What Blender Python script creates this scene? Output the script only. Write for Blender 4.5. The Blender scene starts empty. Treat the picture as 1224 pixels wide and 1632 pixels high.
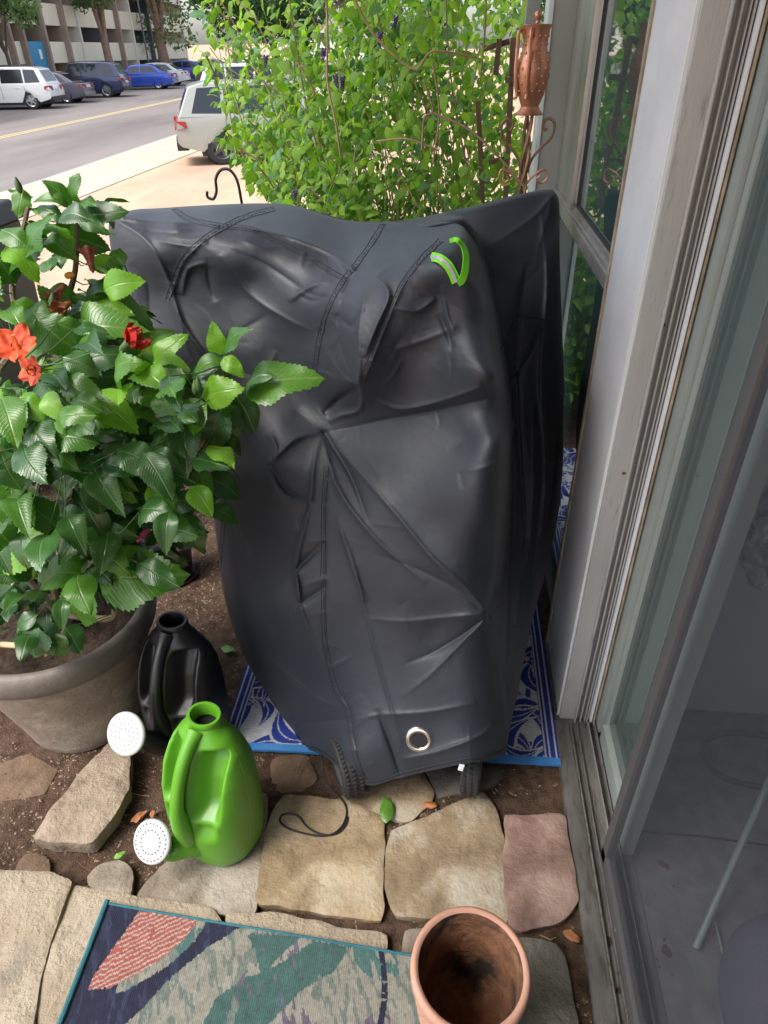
import bpy, bmesh, math, random
import numpy as np
from mathutils import Vector, Matrix, geometry as mgeo
random.seed(7); RNG = np.random.default_rng(7)
C = bpy.context.scene.collection
S = bpy.context.scene
rad = math.radians

# ------------------------------------------------------------------ camera
F, CX, CY, H = 1081., 612., 816., 1.55
PITCH, YAW, ROLL = rad(34.3), rad(5.9), rad(-1.0)
_fh = np.array([-math.sin(YAW), math.cos(YAW), 0]); _rt = np.array([math.cos(YAW), math.sin(YAW), 0]); _up = np.array([0, 0, 1.])
FW = _fh*math.cos(PITCH) - _up*math.sin(PITCH); _u0 = _fh*math.sin(PITCH) + _up*math.cos(PITCH)
RT = _rt*math.cos(ROLL) + _u0*math.sin(ROLL); UPV = -_rt*math.sin(ROLL) + _u0*math.cos(ROLL)
EYE = np.array([0, 0, H])
cam_d = bpy.data.cameras.new('camera'); cam = bpy.data.objects.new('camera', cam_d); C.objects.link(cam)
cam.matrix_world = Matrix(((RT[0], UPV[0], -FW[0], 0), (RT[1], UPV[1], -FW[1], 0), (RT[2], UPV[2], -FW[2], H), (0, 0, 0, 1)))
cam_d.sensor_fit = 'VERTICAL'; cam_d.sensor_height = 24.; cam_d.lens = F/1632.*24.
cam_d.clip_start = .02; cam_d.clip_end = 3000
S.camera = cam
# ------------------------------------------------------------------ world, sun, exposure
SUN_EL, SUN_AZ = rad(56), rad(238)     # azimuth clockwise from +Y (north)
w = bpy.data.worlds.new('World'); S.world = w; w.use_nodes = True
wn = w.node_tree.nodes; wn.clear()
bg = wn.new('ShaderNodeBackground'); sk = wn.new('ShaderNodeTexSky'); wo = wn.new('ShaderNodeOutputWorld')
sk.sky_type = 'NISHITA'; sk.sun_disc = False; sk.sun_elevation = SUN_EL; sk.sun_rotation = SUN_AZ
sk.air_density = 1.0; sk.dust_density = 3.0; sk.ozone_density = 1.0
hs = wn.new('ShaderNodeHueSaturation'); hs.inputs['Saturation'].default_value = .62; w.node_tree.links.new(sk.outputs[0], hs.inputs['Color']); w.node_tree.links.new(hs.outputs[0], bg.inputs[0]); bg.inputs[1].default_value = .15
w.node_tree.links.new(bg.outputs[0], wo.inputs[0])
sd = bpy.data.lights.new('sun', 'SUN'); sun = bpy.data.objects.new('sun', sd); C.objects.link(sun)
sd.energy = 1.5; sd.angle = rad(32); sd.color = (1, .95, .88)
sdir = Vector((math.sin(SUN_AZ)*math.cos(SUN_EL), math.cos(SUN_AZ)*math.cos(SUN_EL), math.sin(SUN_EL)))
sun.rotation_euler = sdir.to_track_quat('Z', 'Y').to_euler()
S.view_settings.view_transform = 'Standard'; S.view_settings.look = 'None'
S.view_settings.exposure = 1.34; S.view_settings.gamma = 1
S.view_settings.use_curve_mapping = False

# ------------------------------------------------------------------ projection helpers (photo pixel -> point in the place)
def ray(px, py): return FW + RT*(px-CX)/F - UPV*(py-CY)/F
def G(px, py, z=0.):
    r = ray(px, py); return EYE + r*((z-H)/r[2])
def atX(px, py, x):
    r = ray(px, py); return EYE + r*(x/r[0])
def atY(px, py, y):
    r = ray(px, py); return EYE + r*(y/r[1])
def prj(p):
    d = np.array(p) - EYE; z = d @ FW; return (CX + F*(d @ RT)/z, CY - F*(d @ UPV)/z)

# ------------------------------------------------------------------ noise
def _hash(ix, iy, seed):
    n = (ix.astype(np.int64)*374761393 + iy.astype(np.int64)*668265263 + seed*974711) & 0x7fffffff
    n = ((n ^ (n >> 13))*1274126177) & 0x7fffffff
    return ((n ^ (n >> 16)) & 0xffff)/65535.
def vnoise(x, y, seed=0):
    x = np.asarray(x, float); y = np.asarray(y, float)
    ix = np.floor(x); iy = np.floor(y); fx = x-ix; fy = y-iy
    fx = fx*fx*(3-2*fx); fy = fy*fy*(3-2*fy)
    a = _hash(ix, iy, seed); b = _hash(ix+1, iy, seed); c = _hash(ix, iy+1, seed); d = _hash(ix+1, iy+1, seed)
    return (a*(1-fx)+b*fx)*(1-fy) + (c*(1-fx)+d*fx)*fy
def fbm(x, y, seed=0, octv=4):
    s = 0; a = .5
    for k in range(octv): s = s + a*vnoise(x*2**k, y*2**k, seed+k*17); a *= .5
    return s
def sstep(a, b, x):
    t = np.clip((x-a)/(b-a), 0, 1); return t*t*(3-2*t)

# ------------------------------------------------------------------ objects
def props(o, label=None, cat=None, group=None, kind=None):
    if label: o['label'] = label
    if cat: o['category'] = cat
    if group: o['group'] = group
    if kind: o['kind'] = kind
    return o
def link(name, me, parent=None, loc=None, rot=None, scale=None):
    o = bpy.data.objects.new(name, me); C.objects.link(o)
    if parent is not None: o.parent = parent
    if loc is not None: o.location = Vector([float(v) for v in loc])
    if rot is not None: o.rotation_euler = rot
    if scale is not None: o.scale = scale
    return o
def thing(name, loc, label, cat, group=None, rz=0):
    o = link(name, None, None, loc, (0, 0, rz)); o.empty_display_size = .1
    return props(o, label, cat, group)
def copy_tree(o, parent=None):
    c = o.copy(); C.objects.link(c); c.parent = parent
    for ch in list(o.children): copy_tree(ch, c)
    return c
def mesh_np(name, V, Fc, mats=None, smooth=True, uv=None, col=None, midx=None):
    """V (n,3); Fc int array (m,k) all same k, or a list of such arrays"""
    if not isinstance(Fc, list): Fc = [Fc]
    me = bpy.data.meshes.new(name)
    me.vertices.add(len(V)); me.vertices.foreach_set('co', np.asarray(V, np.float32).ravel())
    li = np.concatenate([f.ravel() for f in Fc]).astype(np.int32)
    tot = np.concatenate([np.full(len(f), f.shape[1]) for f in Fc]).astype(np.int32)
    st = np.concatenate([[0], np.cumsum(tot)[:-1]]).astype(np.int32)
    me.loops.add(len(li)); me.loops.foreach_set('vertex_index', li)
    me.polygons.add(len(tot)); me.polygons.foreach_set('loop_start', st); me.polygons.foreach_set('loop_total', tot)
    if midx is not None: me.polygons.foreach_set('material_index', np.asarray(midx, np.int32))
    me.polygons.foreach_set('use_smooth', np.full(len(tot), smooth))
    if uv is not None:
        l = me.uv_layers.new(name='UVMap'); l.data.foreach_set('uv', np.asarray(uv, np.float32)[li].ravel())
    if col is not None:
        a = me.color_attributes.new('Col', 'FLOAT_COLOR', 'POINT')
        cc = np.ones((len(V), 4), np.float32); cc[:, :3] = col; a.data.foreach_set('color', cc.ravel())
    for m in (mats or []): me.materials.append(m)
    me.update(calc_edges=True); me.validate()
    return me
class MB:
    def __init__(s): s.b = bmesh.new()
    def box(s, lo, hi, rot=None):
        lo = Vector(lo); hi = Vector(hi); c = (lo+hi)/2; d = hi-lo
        r = bmesh.ops.create_cube(s.b, size=1)
        for v in r['verts']: v.co = Vector((v.co.x*d.x, v.co.y*d.y, v.co.z*d.z))
        if rot is not None:
            for v in r['verts']: v.co = rot @ v.co
        for v in r['verts']: v.co += c
        return s
    def tube(s, pts, r, seg=8, cap=True):
        pts = [Vector([float(a) for a in p]) for p in pts]; n = len(pts)
        rr = r if hasattr(r, '__len__') else [r]*n
        prev = None; rings = []
        for i, p in enumerate(pts):
            t = (pts[min(i+1, n-1)] - pts[max(i-1, 0)]).normalized()
            if prev is None:
                a = Vector((0, 0, 1)) if abs(t.z) < .9 else Vector((1, 0, 0))
                u = t.cross(a).normalized()
            else:
                u = prev - t*prev.dot(t)
                u = u.normalized() if u.length > 1e-6 else prev
            prev = u; v = t.cross(u)
            rings.append([s.b.verts.new(p + (u*math.cos(2*math.pi*k/seg) + v*math.sin(2*math.pi*k/seg))*rr[i]) for k in range(seg)])
        for a, b in zip(rings, rings[1:]):
            for k in range(seg): s.b.faces.new((a[k], a[(k+1) % seg], b[(k+1) % seg], b[k]))
        if cap:
            s.b.faces.new(rings[0][::-1]); s.b.faces.new(rings[-1])
        return s
    def lathe(s, prof, seg=48, c=(0, 0, 0), sx=1, sy=1, closed=False):
        rings = []
        for r, z in prof:
            rings.append([s.b.verts.new((c[0]+sx*r*math.cos(2*math.pi*k/seg), c[1]+sy*r*math.sin(2*math.pi*k/seg), c[2]+z)) for k in range(seg)])
        pr = list(zip(rings, rings[1:]))
        for a, b in pr:
            for k in range(seg): s.b.faces.new((a[k], a[(k+1) % seg], b[(k+1) % seg], b[k]))
        if not closed:
            s.b.faces.new(rings[0][::-1]); s.b.faces.new(rings[-1])
        return s
    def ball(s, c, r, sub=2, sc=(1, 1, 1)):
        q = bmesh.ops.create_icosphere(s.b, subdivisions=sub, radius=r)
        for v in q['verts']: v.co = Vector((v.co.x*sc[0], v.co.y*sc[1], v.co.z*sc[2])) + Vector([float(a) for a in c])
        return s
    def poly(s, pts): s.b.faces.new([s.b.verts.new(Vector([float(a) for a in p])) for p in pts]); return s
    def prism(s, a, b):
        """two matching loops of points, joined and capped"""
        A = [s.b.verts.new(Vector([float(q) for q in p])) for p in a]; B = [s.b.verts.new(Vector([float(q) for q in p])) for p in b]; n = len(A)
        s.b.faces.new(A[::-1]); s.b.faces.new(B)
        for k in range(n): s.b.faces.new((A[k], A[(k+1) % n], B[(k+1) % n], B[k]))
        return s
    def make(s, name, mat, parent=None, bevel=0, smooth=False, loc=None, rot=None, seg=2, angle=40):
        bmesh.ops.recalc_face_normals(s.b, faces=s.b.faces)
        if bevel:
            es = [e for e in s.b.edges if len(e.link_faces) == 2 and e.calc_face_angle(0) > rad(30)]
            bmesh.ops.bevel(s.b, geom=es, offset=bevel, segments=seg, profile=.7, affect='EDGES', clamp_overlap=True)
        me = bpy.data.meshes.new(name); s.b.to_mesh(me); s.b.free()
        for m in (mat if isinstance(mat, list) else [mat]): me.materials.append(m)
        if smooth or bevel:
            me.polygons.foreach_set('use_smooth', [True]*len(me.polygons))
            me.set_sharp_from_angle(angle=rad(angle))
        return link(name, me, parent, loc, rot)
def grid_faces(nr, nc, wrap=False):
    i = np.arange(nr*nc).reshape(nr, nc)
    a = i[:-1, :-1].ravel(); b = i[:-1, 1:].ravel(); c = i[1:, 1:].ravel(); d = i[1:, :-1].ravel()
    return np.stack([a, b, c, d], 1)
def catmull(pts, n=8):
    P = [np.array(p, float) for p in pts]; P = [2*P[0]-P[1]] + P + [2*P[-1]-P[-2]]; out = []
    for i in range(1, len(P)-2):
        for k in range(n):
            t = k/n
            out.append(.5*((2*P[i]) + (-P[i-1]+P[i+1])*t + (2*P[i-1]-5*P[i]+4*P[i+1]-P[i+2])*t*t + (-P[i-1]+3*P[i]-3*P[i+1]+P[i+2])*t**3))
    out.append(P[-2]); return out

# ------------------------------------------------------------------ materials
def hexc(r, g, b): return tuple(((v/255)/12.92 if v/255 <= .04045 else ((v/255+.055)/1.055)**2.4) for v in (r, g, b))
def nodes(name):
    m = bpy.data.materials.new(name); m.use_nodes = True; nt = m.node_tree
    return m, nt, nt.nodes['Principled BSDF']
def mat(name, col, rough=.6, metal=0, col2=None, scale=8, detail=6, bump=0, bscale=None, spec=.5, coat=0, coords='Object', contrast=(.35, .65),
        col3=None, scale3=2, thr3=(.5, .62), aniso=None, sheen=0, alpha=None, rvar=0):
    m, nt, p = nodes(name); N = nt.nodes; L = nt.links
    p.inputs['Base Color'].default_value = (*col, 1); p.inputs['Roughness'].default_value = rough
    p.inputs['Metallic'].default_value = metal; p.inputs['Specular IOR Level'].default_value = spec
    p.inputs['Coat Weight'].default_value = coat; p.inputs['Sheen Weight'].default_value = sheen
    if alpha is not None: p.inputs['Alpha'].default_value = alpha
    tc = N.new('ShaderNodeTexCoord'); mp = N.new('ShaderNodeMapping'); L.new(tc.outputs[coords], mp.inputs[0])
    if aniso: mp.inputs['Scale'].default_value = aniso
    cur = None
    def noise(sc, det=detail):
        n = N.new('ShaderNodeTexNoise'); n.inputs['Scale'].default_value = sc; n.inputs['Detail'].default_value = det
        n.inputs['Roughness'].default_value = .62
        L.new(mp.outputs[0], n.inputs['Vector']); return n
    if col2 is not None:
        n = noise(scale); r = N.new('ShaderNodeValToRGB'); r.color_ramp.elements[0].position = contrast[0]; r.color_ramp.elements[1].position = contrast[1]
        r.color_ramp.elements[0].color = (*col, 1); r.color_ramp.elements[1].color = (*col2, 1)
        L.new(n.outputs[0], r.inputs[0]); cur = r.outputs[0]
    if col3 is not None:
        n = noise(scale3, 8); r = N.new('ShaderNodeValToRGB'); r.color_ramp.elements[0].position = thr3[0]; r.color_ramp.elements[1].position = thr3[1]
        mx = N.new('ShaderNodeMix'); mx.data_type = 'RGBA'; L.new(n.outputs[0], r.inputs[0]); L.new(r.outputs[0], mx.inputs[0])
        if cur: L.new(cur, mx.inputs[6])
        else: mx.inputs[6].default_value = (*col, 1)
        mx.inputs[7].default_value = (*col3, 1); cur = mx.outputs[2]
    if cur: L.new(cur, p.inputs['Base Color'])
    if bump:
        n = noise(bscale or scale*3, 9); b = N.new('ShaderNodeBump'); b.inputs['Strength'].default_value = bump; b.inputs['Distance'].default_value = .01
        L.new(n.outputs[0], b.inputs['Height']); L.new(b.outputs[0], p.inputs['Normal'])
        if rvar:
            mr = N.new('ShaderNodeMapRange'); mr.inputs['To Min'].default_value = rough-rvar; mr.inputs['To Max'].default_value = rough+rvar
            L.new(n.outputs[0], mr.inputs[0]); L.new(mr.outputs[0], p.inputs['Roughness'])
    return m
def attr_mat(name, rough=.9, bump=0, bscale=300, var=.25, vscale=40, spec=.3):
    m, nt, p = nodes(name); N = nt.nodes; L = nt.links
    a = N.new('ShaderNodeAttribute'); a.attribute_name = 'Col'
    tc = N.new('ShaderNodeTexCoord'); n = N.new('ShaderNodeTexNoise'); n.inputs['Scale'].default_value = vscale; n.inputs['Detail'].default_value = 6
    L.new(tc.outputs['Object'], n.inputs['Vector'])
    mr = N.new('ShaderNodeMapRange'); mr.inputs['From Min'].default_value = .25; mr.inputs['From Max'].default_value = .75
    mr.inputs['To Min'].default_value = 1-var; mr.inputs['To Max'].default_value = 1+var
    mm = N.new('ShaderNodeVectorMath'); mm.operation = 'SCALE'; L.new(n.outputs[0], mr.inputs[0]); L.new(a.outputs['Color'], mm.inputs[0]); L.new(mr.outputs[0], mm.inputs['Scale'])
    L.new(mm.outputs[0], p.inputs['Base Color']); p.inputs['Roughness'].default_value = rough; p.inputs['Specular IOR Level'].default_value = spec
    if bump:
        n2 = N.new('ShaderNodeTexNoise'); n2.inputs['Scale'].default_value = bscale; n2.inputs['Detail'].default_value = 5; L.new(tc.outputs['Object'], n2.inputs['Vector'])
        b = N.new('ShaderNodeBump'); b.inputs['Strength'].default_value = bump; b.inputs['Distance'].default_value = .004
        L.new(n2.outputs[0], b.inputs['Height']); L.new(b.outputs[0], p.inputs['Normal'])
    return m
def leaf_mat(name, c1, c2, vein, trans=.35, rough=.35, spec=.5, nv=16., obj_rand=True, tc_=None):
    """leaf colour with pale midrib and side veins drawn from the leaf's own UV"""
    m, nt, p = nodes(name); N = nt.nodes; L = nt.links
    uv = N.new('ShaderNodeTexCoord'); sx = N.new('ShaderNodeSeparateXYZ'); L.new(uv.outputs['UV'], sx.inputs[0])
    def math_(op, a, b=None, c=None):
        n = N.new('ShaderNodeMath'); n.operation = op
        for i, v in enumerate((a, b, c)):
            if v is None: continue
            if hasattr(v, 'links') or hasattr(v, 'is_linked'): L.new(v, n.inputs[i])
            else: n.inputs[i].default_value = v
        return n.outputs[0]
    av = math_('ABSOLUTE', math_('SUBTRACT', sx.outputs[1], .5))
    ph = math_('SUBTRACT', sx.outputs[0], math_('MULTIPLY', av, .55))
    w_ = math_('SINE', math_('MULTIPLY', ph, 6.283*nv/2))
    side = math_('MULTIPLY', math_('POWER', math_('ABSOLUTE', w_), 16.), .28)
    mid = math_('SUBTRACT', 1., math_('MULTIPLY', av, 28.)); mid = math_('MAXIMUM', mid, 0.)
    vmask = math_('MINIMUM', math_('MAXIMUM', side, mid), 1.)
    mx = N.new('ShaderNodeMix'); mx.data_type = 'RGBA'
    if obj_rand:
        oi = N.new('ShaderNodeObjectInfo'); rnd = oi.outputs['Random']
    else:
        a = N.new('ShaderNodeAttribute'); a.attribute_name = 'Col'; rnd = a.outputs['Fac']
    L.new(rnd, mx.inputs[0]); mx.inputs[6].default_value = (*c1, 1); mx.inputs[7].default_value = (*c2, 1)
    nz = N.new('ShaderNodeTexNoise'); nz.inputs['Scale'].default_value = 30; nz.inputs['Detail'].default_value = 4; L.new(uv.outputs['Object'], nz.inputs['Vector'])
    vs = N.new('ShaderNodeVectorMath'); vs.operation = 'SCALE'; L.new(mx.outputs[2], vs.inputs[0])
    L.new(math_('ADD', math_('MULTIPLY', nz.outputs[0], .7), .65), vs.inputs['Scale'])
    m2 = N.new('ShaderNodeMix'); m2.data_type = 'RGBA'; L.new(math_('MULTIPLY', vmask, .6), m2.inputs[0]); L.new(vs.outputs[0], m2.inputs[6]); m2.inputs[7].default_value = (*vein, 1)
    L.new(m2.outputs[2], p.inputs['Base Color']); p.inputs['Roughness'].default_value = rough; p.inputs['Specular IOR Level'].default_value = spec
    b = N.new('ShaderNodeBump'); b.inputs['Strength'].default_value = .28; b.inputs['Distance'].default_value = .004; b.invert = True
    L.new(vmask, b.inputs['Height']); L.new(b.outputs[0], p.inputs['Normal'])
    tr = N.new('ShaderNodeBsdfTranslucent'); ts = N.new('ShaderNodeMix'); ts.data_type = 'RGBA'; ts.blend_type = 'MULTIPLY'; ts.inputs[0].default_value = 1
    L.new(m2.outputs[2], ts.inputs[6]); ts.inputs[7].default_value = (1.6, 1.9, .5, 1) if tc_ is None else (*tc_, 1); L.new(ts.outputs[2], tr.inputs[0])
    ms = N.new('ShaderNodeMixShader'); ms.inputs[0].default_value = trans
    L.new(p.outputs[0], ms.inputs[1]); L.new(tr.outputs[0], ms.inputs[2]); L.new(ms.outputs[0], N['Material Output'].inputs[0])
    return m
def glass_mat(name, tint, refl=1., through=.6, dark=(.01, .015, .015), ior=1.5, rough=.02):
    m, nt, p = nodes(name); N = nt.nodes; L = nt.links
    tr = N.new('ShaderNodeBsdfTransparent'); tr.inputs[0].default_value = (*tint, 1)
    gl = N.new('ShaderNodeBsdfGlossy'); gl.inputs['Roughness'].default_value = rough; gl.inputs[0].default_value = (refl, refl, refl, 1)
    df = N.new('ShaderNodeBsdfDiffuse'); df.inputs[0].default_value = (*dark, 1)
    a = N.new('ShaderNodeMixShader'); a.inputs[0].default_value = through; L.new(df.outputs[0], a.inputs[1]); L.new(tr.outputs[0], a.inputs[2])
    fr = N.new('ShaderNodeFresnel'); ge = N.new('ShaderNodeNewGeometry'); io = N.new('ShaderNodeMapRange')
    io.inputs['To Min'].default_value = ior; io.inputs['To Max'].default_value = 1/ior; L.new(ge.outputs['Backfacing'], io.inputs[0]); L.new(io.outputs[0], fr.inputs[0])
    b = N.new('ShaderNodeMixShader'); L.new(fr.outputs[0], b.inputs[0]); L.new(a.outputs[0], b.inputs[1]); L.new(gl.outputs[0], b.inputs[2])
    L.new(b.outputs[0], N['Material Output'].inputs[0]); return m

# ================================================================== SETTING: ground, street
def ground_z(x, y):
    """patio flat, the yard falls gently to the street"""
    d = np.maximum(sstep(2.6, 8.0, y), sstep(-2.2, -7.0, x))
    far = .009*np.maximum(y-16, 0)*sstep(-8, -9, x)
    return -.75*d + far
M_SOIL = mat('soil', (.055, .034, .023), .95, col2=(.125, .078, .053), scale=38, bump=1., bscale=190, col3=(.15, .10, .07), scale3=11, thr3=(.50, .72), spec=.2)
M_YARD = mat('yard dirt', (.42, .29, .20), .95, col2=(.52, .37, .26), scale=1.6, bump=.4, bscale=40, aniso=(1, .35, 1), col3=(.33, .21, .15), scale3=.8, thr3=(.5, .68), spec=.2)
M_CONC_WALK = mat('pale sidewalk', (.43, .38, .28), .9, col2=(.50, .45, .33), scale=1.2, bump=.2, bscale=30, spec=.2)
M_ASPH = mat('asphalt', (.175, .155, .145), .9, col2=(.235, .21, .195), scale=.35, bump=.3, bscale=60, aniso=(1, .2, 1), col3=(.12, .105, .10), scale3=.25, thr3=(.5, .7), spec=.3)
M_YEL = mat('yellow paint', (.62, .48, .20), .8, col2=(.52, .42, .22), scale=3, spec=.3)
M_KERB = mat('kerb concrete', (.42, .38, .31), .9, col2=(.5, .46, .38), scale=2)

def sheet(name, x0, x1, y0, y1, nx, ny, zoff, m, zf=None, label=None):
    X, Y = np.meshgrid(np.linspace(x0, x1, nx), np.linspace(y0, y1, ny))
    Z = ground_z(X, Y)+zoff if zf is None else zf(X, Y)
    o = link(name, mesh_np(name, np.stack([X.ravel(), Y.ravel(), Z.ravel()], 1), grid_faces(ny, nx), [m])); props(o, kind='structure'); return o
# far ground, one wide sheet
def gz_far(X, Y):
    return np.where((X > -3.2) & (Y < 4.0) & (X < 1.4), -.35, ground_z(X, Y)-.03-.22*((X < -7) & (X > -28)))
xs = np.concatenate([np.linspace(-900, -40, 12), np.linspace(-38, 20, 59), np.linspace(30, 900, 10)])
ys = np.concatenate([np.linspace(-300, -10, 8), np.linspace(-8, 30, 77), np.linspace(32, 120, 45), np.linspace(150, 2200, 20)])
X, Y = np.meshgrid(xs, ys)
o = link('ground', mesh_np('ground', np.stack([X.ravel(), Y.ravel(), gz_far(X, Y).ravel()], 1), grid_faces(len(ys), len(xs)), [M_YARD])); props(o, kind='structure')
sheet('yard', -7.45, 6, 4.4, 60, 60, 160, 0, M_YARD)
sheet('sidewalk', -9.0, -7.26, -10, 80, 6, 180, .012, M_CONC_WALK)
sheet('kerb', -9.16, -9.0, -10, 80, 3, 180, .016, M_KERB)
sheet('street', -24.5, -9.16, -10, 130, 40, 140, -.06, M_ASPH)
for xx in (-15.25, -15.5):
    sheet('lane_line', xx-.06, xx+.06, -10, 120, 3, 130, -.056, M_YEL)
sheet('far_kerb', -24.75, -24.5, -10, 130, 3, 140, .05, M_KERB)
sheet('far_pavement', -26.9, -24.75, -10, 130, 6, 140, .05, M_CONC_WALK)
# patio soil: finely displaced
nx, ny = 470, 640
X, Y = np.meshgrid(np.linspace(-3.3, .55, nx), np.linspace(.25, 4.6, ny))
def soil_h(X, Y):
    h = .030*(fbm(X*5, Y*5, 3)-.5) + .010*np.clip(fbm(X*40, Y*40, 19, 2)-.45, 0, 1) + .014*(fbm(X*26, Y*26, 9, 4)-.5) + .009*(fbm(X*90, Y*90, 5, 2)-.4)
    return h
Z = ground_z(X, Y) - .004 + soil_h(X, Y)
o = link('patio_soil', mesh_np('patio_soil', np.stack([X.ravel(), Y.ravel(), Z.ravel()], 1), grid_faces(ny, nx), [M_SOIL])); props(o, kind='structure')

# ------------------------------------------------------------------ flagstones
def stone_mat(name, a, b, c, bumpv=.5):
    return mat(name, tuple(v*.60 for v in a), .85, col2=tuple(v*.85 for v in b), scale=10, bump=bumpv+.15, bscale=65, col3=c, scale3=6.5, thr3=(.50, .74), spec=.25, contrast=(.33, .60))
ST = {
 'tan': stone_mat('tan sandstone', (.30, .215, .125), (.40, .31, .19), (.44, .40, .30)),
 'tan2': stone_mat('buff sandstone', (.27, .20, .12), (.36, .28, .18), (.48, .46, .40)),
 'pink': stone_mat('pink sandstone', (.25, .155, .125), (.32, .21, .17), (.38, .29, .24)),
 'grey': stone_mat('grey stone', (.10, .095, .085), (.15, .14, .12), (.2, .18, .15)),
 'brown': stone_mat('brown stone', (.16, .105, .07), (.22, .15, .10), (.12, .08, .055)),
 'rough': stone_mat('rough pale stone', (.30, .235, .165), (.40, .32, .24), (.24, .185, .13), .9),
 'mid': stone_mat('mottled stone', (.24, .195, .15), (.33, .28, .22), (.40, .37, .33)),
 'conc': mat('weathered concrete', (.29, .235, .165), .95, col2=(.38, .32, .24), scale=6, bump=1., bscale=70, col3=(.26, .22, .17), scale3=9, thr3=(.55, .68), spec=.2),
 'concg': mat('grey green concrete', (.15, .14, .105), .95, col2=(.24, .225, .18), scale=9, bump=1., bscale=70, spec=.2),
}
def stone(px, z, th, m, label, name='flagstone', cat='stone', rough=.004, seed=1, group=None, tilt=(0, 0), jitter=.004):
    if name == 'flagstone' and z < .04: z = z*.6
    P = np.array([G(a, b, z)[:2] for a, b in px]); n = len(P); P = P.mean(0)+(P-P.mean(0))*1.035
    # dense jittered outline
    out = []
    for i in range(n):
        a = P[i]; b = P[(i+1) % n]; L_ = np.linalg.norm(b-a); k = max(2, int(L_/.012)); nrm = np.array([b[1]-a[1], a[0]-b[0]])/max(L_, 1e-6)
        for j in range(k):
            t = j/k; q = a*(1-t)+b*t
            q = q + nrm*((fbm(np.array(q[0]*22+seed), np.array(q[1]*22), seed, 3)-.45)*jitter*4)
            out.append(q)
    out = np.array(out); c = out.mean(0)
    for it in range(1): out = .6*out+.2*np.roll(out, 1, 0)+.2*np.roll(out, -1, 0)
    step = .011
    gx, gy = np.meshgrid(np.arange(out[:, 0].min(), out[:, 0].max(), step), np.arange(out[:, 1].min(), out[:, 1].max(), step))
    pts = np.stack([gx.ravel(), gy.ravel()], 1) + RNG.uniform(-.002, .002, (gx.size, 2))
    # inside test
    ins = np.zeros(len(pts), bool); x, y = pts[:, 0], pts[:, 1]; m_ = len(out)
    dmin = np.full(len(pts), 9.)
    for i in range(m_):
        a = out[i]; b = out[(i+1) % m_]
        cnd = ((a[1] > y) != (b[1] > y)) & (x < (b[0]-a[0])*(y-a[1])/((b[1]-a[1]) if abs(b[1]-a[1]) > 1e-9 else 1e-9)+a[0]); ins ^= cnd
        dmin = np.minimum(dmin, np.hypot(x-a[0], y-a[1]))
    keep = ins & (dmin > .008); pts = pts[keep]; dmin = dmin[keep]
    allp = [Vector(p) for p in out] + [Vector(p) for p in pts]
    vs, es, fs, *_ = mgeo.delaunay_2d_cdt(allp, [(i, (i+1) % m_) for i in range(m_)], [], 1, 1e-6)
    vs = np.array([list(v) for v in vs])
    N0 = len(vs)
    d = np.array([np.min(np.hypot(out[:, 0]-v[0], out[:, 1]-v[1])) for v in vs])
    hh = rough*3.2*(fbm(vs[:, 0]*9+seed, vs[:, 1]*9, seed, 4)-.5) + rough*2.2*np.floor(4.2*fbm(vs[:, 0]*5+9*seed, vs[:, 1]*9+vs[:, 0]*4, seed+4, 3))/4.2
    hh += rough*.5*(fbm(vs[:, 0]*60, vs[:, 1]*60, seed+2, 2)-.5)
    edge = -.0035*(1-np.clip(d/.006, 0, 1))**2
    zt = z + hh + edge + tilt[0]*(vs[:, 0]-c[0]) + tilt[1]*(vs[:, 1]-c[1])
    bound = d < 1e-5
    bi = [i for i in range(m_)]
    V = [(*vs[i], zt[i]) for i in range(N0)]
    # skirt rings
    for k, (ins_, dz) in enumerate(((-.0005, -.25*th), (.0015, -.6*th), (.003, -th))):
        for i in bi:
            v = vs[i]; dirn = (c-v); dirn = dirn/np.linalg.norm(dirn)
            jj = .004*(vnoise(np.array(v[0]*70), np.array(v[1]*70+k*9), seed)-.5)
            V.append((v[0]+dirn[0]*(ins_+jj), v[1]+dirn[1]*(ins_+jj), zt[i]+dz))
    tri = np.array([f for f in fs if len(f) == 3])
    quads = []
    rings = [bi] + [list(range(N0+k*m_, N0+(k+1)*m_)) for k in range(3)]
    for a, b in zip(rings, rings[1:]):
        for i in range(m_): quads.append((a[i], b[i], b[(i+1) % m_], a[(i+1) % m_]))
    o3 = np.array([c[0], c[1], 0]); V = np.array(V)-o3
    me = mesh_np(name, V, [tri, np.array(quads)], [m]); me.set_sharp_from_angle(angle=rad(50))
    # orient faces
    bm = bmesh.new(); bm.from_mesh(me); bmesh.ops.recalc_face_normals(bm, faces=bm.faces); bm.to_mesh(me); bm.free()
    o = link(name, me, None, o3); props(o, label, cat, group); return o
gfl = 'flat paving stones set in the soil'
stone([(455,1270),(500,1270),(560,1283),(610,1303),(610,1380),(605,1466),(500,1450),(412,1434),(420,1360),(432,1300)], .022, .03, ST['tan'], 'tan sandstone slab under the loop of black cord', seed=3, group=gfl)
stone([(625,1325),(700,1293),(768,1264),(788,1290),(802,1350),(805,1400),(805,1468),(700,1462),(634,1458),(612,1405),(616,1360)], .022, .03, ST['tan2'], 'buff sandstone slab with a whitish patch behind the terracotta pot', seed=8, group=gfl)
stone([(805,1300),(840,1302),(872,1297),(898,1302),(907,1350),(922,1435),(900,1462),(830,1482),(812,1468),(804,1400)], .022, .03, ST['pink'], 'pinkish sandstone slab beside the metal door sill', seed=12, rough=.006, group=gfl)
stone([(536,1276),(560,1262),(595,1248),(673,1230),(690,1262),(683,1281),(654,1308),(629,1306),(610,1296),(556,1286)], .014, .03, ST['tan2'], 'tan stone half hidden under the hem of the black cover', seed=17, group=gfl)
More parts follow.
